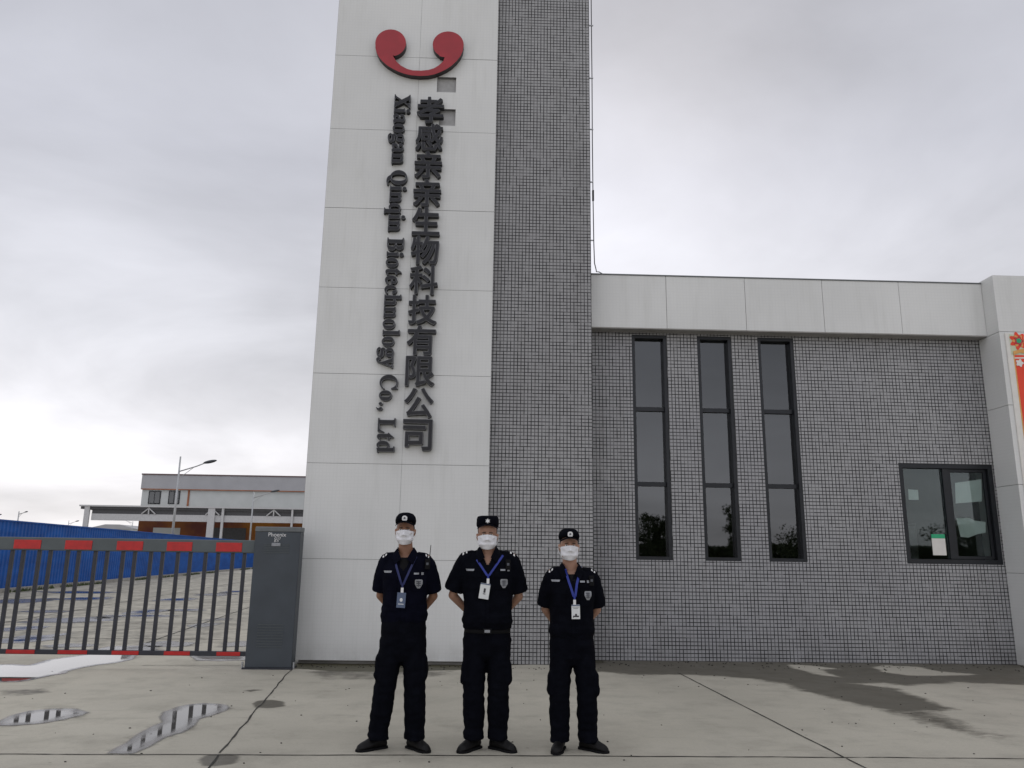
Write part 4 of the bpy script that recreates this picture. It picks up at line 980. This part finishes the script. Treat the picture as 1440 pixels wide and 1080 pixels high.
    # placket, chest pockets, patches
    def patch(name, x0, x1, z0, z1, mat, parent, off=.004, nx_=5, nz_=4, th_=.003, outline=None):
        vs = []; fs = []
        for j in range(nz_+1):
            for i in range(nx_+1):
                x = x0+(x1-x0)*i/nx_; z = z0+(z1-z0)*j/nz_
                if outline: kx = outline(j/nz_); x = (x0+x1)/2+(x-(x0+x1)/2)*kx
                vs.append((x, fy(x, z, off+th_), z))
        for j in range(nz_):
            for i in range(nx_): a = j*(nx_+1)+i; fs.append((a, a+1, a+nx_+2, a+nx_+1))
        n = len(vs); vs += [(v[0], v[1]+th_, v[2]) for v in vs]; fs += [tuple(i+n for i in f[::-1]) for f in fs]
        bd = [i for i in range(nx_+1)]+[(nx_+1)*(j+1)-1 for j in range(1, nz_+1)]+[nz_*(nx_+1)+i for i in range(nx_-1, -1, -1)]+[j*(nx_+1) for j in range(nz_-1, 0, -1)]
        for i in range(len(bd)): a, c = bd[i], bd[(i+1) % len(bd)]; fs.append((a, a+n, c+n, c))
        return fixn(finish(name, vs, fs, mat, parent))
    patch('placket', -.014, .014, hz-.01, V0-.01, S['cloth'], shirt, .001, 2, 14)
    pz = shz-.165
    for s_ in (-1, 1):
        patch('chest_pocket', s_*.115-.055, s_*.115+.055, pz-.13, pz-.002, S['cloth'], shirt, .001, 6, 6)
        patch('pocket_flap', s_*.115-.058, s_*.115+.058, pz-.035, pz+.008, S['cloth'], shirt, .004, 6, 2)
    sil = 'emblem_silver'
    nb = S['name']; patch('name_tape', nb[0]-.036, nb[0]+.036, nb[1]-.008, nb[1]+.008, sil, shirt, .006, 5, 2, outline=lambda t: .8+.2*t)
    nb = S['name2']; patch('name_tape', nb[0]-.028, nb[0]+.012, nb[1]-.007, nb[1]+.007, sil, shirt, .006, 4, 2)
    patch('name_tape', nb[0]+.03, nb[0]+.048, nb[1]-.010, nb[1]+.010, sil, shirt, .006, 2, 2)
    eb = S['badge']; shield = lambda t: (.35+.65*min(1, t*2.2)) if t < .9 else .8
    bd_ = patch('chest_badge', eb[0]-.030, eb[0]+.030, eb[1]-.036, eb[1]+.034, sil, shirt, .007, 6, 8, outline=shield)
    for z in (-.012, .004, .018): patch('badge_mark', eb[0]-.018, eb[0]+.018, eb[1]+z-.004, eb[1]+z+.003, 'emblem_mark', bd_, .0105, 3, 1)
    patch('badge_mark', eb[0]-.003, eb[0]+.003, eb[1]-.024, eb[1]+.024, 'emblem_mark', bd_, .0115, 1, 3)
    # epaulettes on the shoulders
    for s_ in (-1, 1):
        vs = []; fs = []
        for j in range(7):
            u = j/6; x = s_*(.095+(sh-.115)*u); 
            for yy in (-.032, .0, .032):
                hit = bv.ray_cast(Vector((x, yy+.014, shz+.3)), Vector((0, 0, -1))); z = hit[0].z if hit[0] is not None else shz-.02
                vs.append((x, yy+.014, z+.007))
        for j in range(6):
            for q in range(2): a = j*3+q; fs.append((a, a+1, a+4, a+3))
        n = len(vs); vs += [(v[0], v[1], v[2]-.006) for v in vs]; fs += [tuple(i+n for i in f[::-1]) for f in fs]
        ring = [0, 3, 6, 9, 12, 15, 18, 19, 20, 17, 14, 11, 8, 5, 2, 1]
        for i in range(len(ring)): a, c = ring[i], ring[(i+1) % len(ring)]; fs.append((a, a+n, c+n, c))
        ep = fixn(finish('epaulette', vs, fs, S['cloth'], shirt))
        for u in (.60, .80):
            x = s_*(.095+(sh-.115)*u); q = MB()
            p0 = bv.ray_cast(Vector((x, -.012, shz+.3)), Vector((0, 0, -1)))[0]; p1 = bv.ray_cast(Vector((x+s_*.012, -.012, shz+.3)), Vector((0, 0, -1)))[0]
            if p0 is None or p1 is None: continue
            for yy in (0,): q.add([(p0.x, -.020, p0.z+.011), (p1.x, -.020, p1.z+.011), (p1.x, .030, p1.z+.011), (p0.x, .030, p0.z+.011), (p0.x, -.023, p0.z-.004), (p1.x, -.023, p1.z-.004)], [(0, 1, 2, 3), (4, 5, 1, 0)])
            q.build('rank_bar', 'white_plastic', ep)
    # --- cap
    cz = k-S.get('capd', .064)
    cap = MB()
    if S['cap'] == 'patrol':
        cap.loft([(hx, .006, cz+.000, .087*hw, .100, 0, -.18), (hx, .006, cz+.022, .089*hw, .102, 0, -.12), (hx, .004, cz+.062, .088*hw, .099, 0, -.02), (hx, .006, cz+.086, .081*hw, .090), (hx, .006, cz+.092, .06*hw, .06)], 28)
    else:
        cap.loft([(hx, .006, cz+.004, .086*hw, .100, 0, -.26), (hx, .006, cz+.032, .089*hw, .102, 0, -.14), (hx, .008, cz+.060, .082*hw, .092, 0, -.03), (hx, .010, cz+.086, .060*hw, .066), (hx, .010, cz+.097, .022*hw, .03)], 28)
    cpo = remesh(cap, 'cap', .006, 3, 'cloth', P, fold(30, .0016, seed=seed))
    # brim: a curved visor over the brow
    vs = []; fs = []; NB = 14; bd0 = S.get('brim', .050)
    for j in range(4):
        u = j/3
        for i in range(NB+1):
            a = math.radians(-62+124*i/NB); rr = 1+u*bd0/.10*math.cos(a*1.15)
            x = hx+.087*hw*math.sin(a)*(1+u*.06); y = .006-.100*math.cos(a)*rr; z = cz+.022-u*S.get('bdrop', .010)-.030*(math.sin(a)**2)*(1+u*.2)
            vs.append((x, y, z))
    W_ = NB+1
    for j in range(3):
        for i in range(NB): a = j*W_+i; fs.append((a, a+1, a+W_+1, a+W_))
    n = len(vs); vs += [(v[0], v[1], v[2]-.004) for v in vs]; fs += [tuple(i+n for i in f[::-1]) for f in fs]
    for i in range(NB): a = 3*W_+i; fs.append((a, a+1, a+1+n, a+n))
    fixn(finish('brim', vs, fs, 'cloth', cpo, True))
    # cap badge
    bz = cz+.046; em = MB()
    bvc = BVHTree.FromObject(cpo, bpy.context.evaluated_depsgraph_get())
    hy = bvc.ray_cast(Vector((hx, -1, bz)), Vector((0, 1, 0)))[0]; yb = (hy.y if hy is not None else -.1)-.006
    if S['cap'] == 'patrol': poly = [(hx+(.022 if i % 2 == 0 else .011)*math.sin(2*PI*i/12), bz+(.022 if i % 2 == 0 else .011)*math.cos(2*PI*i/12)) for i in range(12)]
    else: poly = [(hx-.021, bz-.012), (hx-.016, bz-.020), (hx+.016, bz-.020), (hx+.021, bz-.010), (hx+.020, bz+.010), (hx+.010, bz+.018), (hx, bz+.020), (hx-.010, bz+.018), (hx-.020, bz+.010)]
    cbg = fixn(em.prism(poly, yb-.004, yb+.012).build('cap_badge', 'white_plastic', cpo))
    if S['cap'] != 'patrol': fixn(MB().prism([(hx-.009, bz-.010), (hx+.008, bz-.006), (hx+.006, bz+.006), (hx-.006, bz+.008)], yb-.006, yb-.0045).build('badge_mark', 'emblem_mark', cbg))
    # --- surgical mask with pleats
    bvb = BVHTree.FromObject(body, bpy.context.evaluated_depsgraph_get())
    vs = []; fs = []; nu, nvv = 22, 18; ztop, zbot = K-.126, K-.236
    for j in range(nvv+1):
        v = j/nvv
        for i in range(nu+1):
            u = -1+2*i/nu; half = .074*hw*(1-.06*v**2-.24*max(0, v-.66)/.34) 
            x = hx+u*half; z = ztop-(ztop-zbot)*v+(.004*(1-u*u) if v < .2 else 0)+.020*(u*u)*max(0, v-.45)
            z += .008*(1-abs(u))*(1-v)
            hit = bvb.ray_cast(Vector((x, -1, max(z, K-.222))), Vector((0, 1, 0)))[0]; yb_ = hit.y if hit is not None else .0
            prof_ = -.100-.014*math.exp(-((v-.28)/.22)**2)*math.exp(-(u/.35)**2)+.070*(abs(u)**2.1)+.022*max(0, v-.75)/.25
            y = min(prof_, yb_-.007) if abs(u) < .93 else min(prof_, yb_-.003)
            y += -.0030*(1+math.sin(v*PI*2*3.5))*(1-u*u)
            vs.append((x, y, z))
    for j in range(nvv):
        for i in range(nu): a = j*(nu+1)+i; fs.append((a, a+nu+1, a+nu+2, a+1))
    mk = finish('face_mask', vs, fs, 'mask_fabric', P, True)
    for s_ in (-1, 1):
        e0 = vs[(nvv//6)*(nu+1)+(nu if s_ > 0 else 0)]; e1 = vs[int(nvv*.8)*(nu+1)+(nu if s_ > 0 else 0)]
        MB().tube([e0, (hx+s_*.083*hw, -.01, K-.128), (hx+s_*.088*hw, .02, K-.115), (hx+s_*.086*hw, .02, K-.165), e1], .0016, 5).build('ear_loop', 'white_plastic', mk)
    # --- lanyard and card
    Lx, Lz = S['clip']
    def strap(p, q, w_, name='strap', n=22, off=.010, tw=0):
        vs = []; fs = []; nrm = Vector((q[1]-p[1], 0, -(q[0]-p[0]))).normalized()
        for i in range(n+1):
            t_ = i/n; x = p[0]+(q[0]-p[0])*t_; z = p[1]+(q[1]-p[1])*t_
            for s2 in (-1, 1):
                xx, zz_ = x+nrm.x*s2*w_/2, z+nrm.z*s2*w_/2; vs.append((xx, fy(xx, zz_, off) if zz_ < shz-.005 else min(fy(x, shz-.03, off), -.05)+(zz_-shz+.03)*.9, zz_))
            if i: fs.append((2*i-2, 2*i-1, 2*i+1, 2*i))
        # even out to hang straight
        for _ in range(3):
            for i in range(1, n): 
                for s2 in (0, 1): a = vs[2*i+s2]; y = min(a[1], (vs[2*i-2+s2][1]+vs[2*i+2+s2][1])/2); vs[2*i+s2] = (a[0], y, a[2])
        m_ = len(vs); vs += [(v[0], v[1]-.002, v[2]) for v in vs]; fs += [tuple(i+m_ for i in f[::-1]) for f in fs]
        return fixn(finish(name, vs, fs, S.get('lmat', 'lanyard_blue'), ly))
    ly = MB().box(Lx-.008, Lx+.008, fy(Lx, Lz+.01, .018), fy(Lx, Lz+.01, .010), Lz-.004, Lz+.022, 0, .002).build('lanyard', S.get('lmat', 'lanyard_blue'), P)
    w1 = S.get('lw', .017)
    for st in S['straps']: strap(st[0], st[1], w1)
    cy0 = min(fy(Lx, Lz-.06, .016), fy(Lx, Lz, .016))
    cl2 = MB().box(Lx-.011, Lx+.011, cy0-.006, cy0+.001, Lz-.046, Lz-.006, 0, .002).build('clip', 'white_plastic', ly)
    cw, chh = S.get('card', (.066, .108)); tilt = S.get('ctilt', 0); cc = empty('id_card', (Lx+S.get('cdx', 0), cy0-.004, Lz-.05)); cc.parent = ly; cc.rotation_euler = (0, tilt, 0)
    COL.objects.unlink(cc); bpy.data.objects.remove(cc)
    cdm = MB().box(-cw/2, cw/2, -.002, .002, -chh, 0, 0, .0015); card = cdm.build('id_card', S['cardmat'], ly); card.location = (Lx+S.get('cdx', 0), cy0-.006, Lz-.044); card.rotation_euler = (0, tilt, 0)
    MB().box(-cw/2, cw/2, -.0032, -.0021, -.010, -.001).build('card_edge', 'card_blue', card)
    if S['cardmat'] == 'card_blue':
        MB().ellipsoid((0, -.0025, -chh*.48), (.012, .001, .015), 12, 6).build('card_mark', 'card_white', card); MB().box(-.022, .022, -.0032, -.0021, -chh*.78, -chh*.73).build('card_mark', 'card_white', card)
    else:
        pm = S['cardprint']
        for (a, b2, c2, d2) in pm: MB().box(a, b2, -.0034, -.0021, -chh*c2, -chh*d2).build('card_print', 'print_dark', card)
    # --- shoes
    for i, s_ in enumerate((-1, 1)):
        an = Vector(S['leg'][i][2]); th2 = S['toe'][i]; m = MB()
        prof2 = [(-.072, .024, .034), (-.060, .036, .050), (-.02, .040, .062), (.03, .041, .057), (.075, .044, .046), (.115, .047, .037), (.150, .044, .031), (.175, .032, .024), (.186, .015, .014)]
        R3 = Matrix.Rotation(th2+0, 3, 'Z'); vs = []; fs = []; nn = 16
        for (d, wd, hh) in prof2:
            for q in range(nn):
                a = 2*PI*q/nn; zv = hh+math.sin(a)*hh; zv = max(zv, .004); v = R3 @ Vector((math.cos(a)*wd*(1 if math.sin(a) < .2 else .85), -d, 0)); vs.append((an.x+v.x, an.y+.0+v.y, zv))
        for a in range(len(prof2)-1):
            for q in range(nn): b2 = (q+1) % nn; fs.append((a*nn+q, a*nn+b2, (a+1)*nn+b2, (a+1)*nn+q))
        fs.append(tuple(range(nn))[::-1]); fs.append(tuple((len(prof2)-1)*nn+q for q in range(nn))); m.add(vs, fs)
        m.tube([(an.x, an.y+.005, .05), (an.x, an.y+.005, .15)], [.045, .043], 14)
        sh_ = remesh(m, 'shoe', .006, 3, 'leather', P)
        so_ = MB(); vs = []
        for zz_ in (.0005, .016):
            for (d, wd) in [(-.082, .018), (-.068, .040), (-.02, .044), (.05, .043), (.09, .050), (.13, .051), (.168, .040), (.192, .016)]:
                v = R3 @ Vector((wd, -d, 0)); vs.append((an.x+v.x, an.y+v.y, zz_))
            for (d, wd) in [(.192, .016), (.168, .040), (.13, .049), (.09, .047), (.05, .040), (-.02, .042), (-.068, .040), (-.082, .018)]:
                v = R3 @ Vector((-wd, -d, 0)); vs.append((an.x+v.x, an.y+v.y, zz_))
        nn = 16; so_.add(vs, [tuple(range(nn))[::-1], tuple(range(nn, 2*nn))]+[(q, (q+1) % nn, (q+1) % nn+nn, q+nn) for q in range(nn)]); fixn(so_.build('sole', 'undershirt', sh_))
        lc_ = MB()
        for q in range(4):
            d = .045+.022*q; pz_ = .100-.0125*q; e0 = R3 @ Vector((-.018, -d, 0)); e1 = R3 @ Vector((.018, -d, 0)); lc_.tube([(an.x+e0.x, an.y+e0.y, pz_-.006), (an.x+(e0.x+e1.x)/2, an.y+(e0.y+e1.y)/2, pz_+.003), (an.x+e1.x, an.y+e1.y, pz_-.006)], .0022, 5)
        lc_.build('laces', 'undershirt', sh_)
    return P, fy, bv

HB = 6.65
def X_(px, py): return atY(px, py, HB).x
# left guard
PA = person(dict(loc=(-.650, HB, 0), seed=1.3, label='tall slim guard, leftmost of three, radio at shoulder, feet wide apart', H=1.803, fs=.010, capd=.056, hx=-.018, hw=.98, skin='skin_tan', cloth='cloth_navy',
    sh=.222, shz=1.508, wz=1.015, ww=.180, crotch=.665, legr=(.098, .086, .074), hem=.09, pocket=.50, hemdz=-.025, sl=.86, cr=.074,
    elbow=[(-.212, .115, 1.165), (.226, .115, 1.165)], wrist=[(-.095, .20, 1.02), (.10, .20, 1.0)],
    leg=[[(-.088, .02, .80), (-.130, .0, .44), (-.165, .03, .09)], [(.090, .02, .80), (.110, .0, .44), (.120, .03, .09)]], toe=[-math.radians(52), math.radians(42)],
    under=.042, vdep=.135, vk=.42, name=(-.138, 1.362), name2=(.105, 1.350), badge=(.118, 1.270), cap='ball', brim=.050,
    clip=(-.010, 1.245), straps=[((-.098, 1.485), (-.016, 1.262)), ((.086, 1.485), (-.004, 1.262))], lmat='lanyard_navy', cardmat='card_blue', card=(.070, .118), cdx=-.002, ctilt=.04))
# middle guard
PB = person(dict(loc=(.030, HB+.01, 0), seed=4.7, label='stocky guard in the middle of the three, flat topped cap with a star badge', H=1.802, fs=-.018, capd=.068, hx=-.014, hw=1.06, skin='skin', cloth='cloth',
    sh=.252, shz=1.530, wz=.895, ww=.196, crotch=.685, legr=(.098, .086, .074), hem=.092, pocket=.60, hemdz=.055, sl=.86, cr=.084, buckle=1, belly=.022, cd=.135,
    elbow=[(-.292, .080, 1.175), (.258, .090, 1.170)], wrist=[(-.120, .20, .995), (.115, .20, 1.0)],
    leg=[[(-.098, .02, .80), (-.098, .0, .44), (-.092, .03, .09)], [(.098, .02, .80), (.098, .0, .44), (.100, .03, .09)]], toe=[-math.radians(36), math.radians(48)],
    vdep=.108, vk=.46, name=(-.150, 1.385), name2=(.125, 1.388), badge=(.128, 1.282), cap='patrol', brim=.040,
    clip=(-.002, 1.325), straps=[((-.098, 1.468), (-.008, 1.342)), ((.118, 1.505), (.004, 1.342))], cardmat='card_white', card=(.080, .122), cdx=-.018, ctilt=.14, cardprint=[(-.008, .008, .60, .32), (-.010, .010, .70, .65)]))
# right guard
PC = person(dict(loc=(.722, HB+.01, 0), seed=8.2, label='shortest guard at the right of the three, rounded cap, in front of the grey tiles', H=1.700, fs=.006, capd=.062, hx=-.022, hw=1.0, skin='skin', cloth='cloth',
    sh=.222, shz=1.405, wz=.905, ww=.178, crotch=.650, legr=(.094, .082, .072), hem=.082, pocket=.78, hemdz=-.025, sl=.88, cr=.075,
    elbow=[(-.208, .110, 1.07), (.220, .110, 1.07)], wrist=[(-.115, .185, .94), (.115, .185, .935)],
    leg=[[(-.086, .02, .78), (-.100, .0, .43), (-.096, .03, .085)], [(.092, .02, .78), (.120, .0, .43), (.128, .03, .085)]], toe=[-math.radians(16), math.radians(50)],
    under=.055, vdep=.085, vk=.5, name=(-.140, 1.308), name2=(.085, 1.304), badge=(.122, 1.195), cap='ball', brim=.052, lw=.019,
    clip=(.008, 1.168), straps=[((-.070, 1.425), (-.030, 1.285)), ((.072, 1.425), (.030, 1.285)), ((-.030, 1.288), (.002, 1.185)), ((.030, 1.288), (.014, 1.185))], cardmat='card_white', card=(.068, .112), cdx=.008, ctilt=-.02, cardprint=[(-.022, .024, .86, .76), (-.006, .008, .76, .64), (-.024, -.018, .90, .84), (-.028, .028, .18, .16), (-.020, .020, .27, .25)]))
# shoulder radios
def radio(P, x, z, ant, label, y=None):
    Po, fyf, bv = P; y0 = (y if y is not None else fyf(x, z, .012)); r = empty('two_way_radio', (Po.location.x+x, Po.location.y+y0, z)); tag(r, label, 'radio')
    MB().box(-.020, .020, -.022, .006, -.045, .035, 0, .004).build('housing', 'undershirt', r)
    MB().box(-.010, .010, -.0245, -.0225, -.012, .008, 0, .001).build('speaker_grille', 'emblem_mark', r)
    if ant: MB().tube([(.012, -.008, .034), (.016, -.006, .06), (.022, -.002, .034+ant)], [.006, .0035, .0028], 6).build('antenna', 'undershirt', r)
    return r
radio(PA, .180, 1.43, .115, 'black two way radio with an upright antenna on the shoulder of the left guard')
radio(PB, .160, 1.435, 0, 'small black radio microphone clipped on the middle guard')
radio(PC, .155, 1.315, 0, 'small black radio microphone clipped on the right guard')
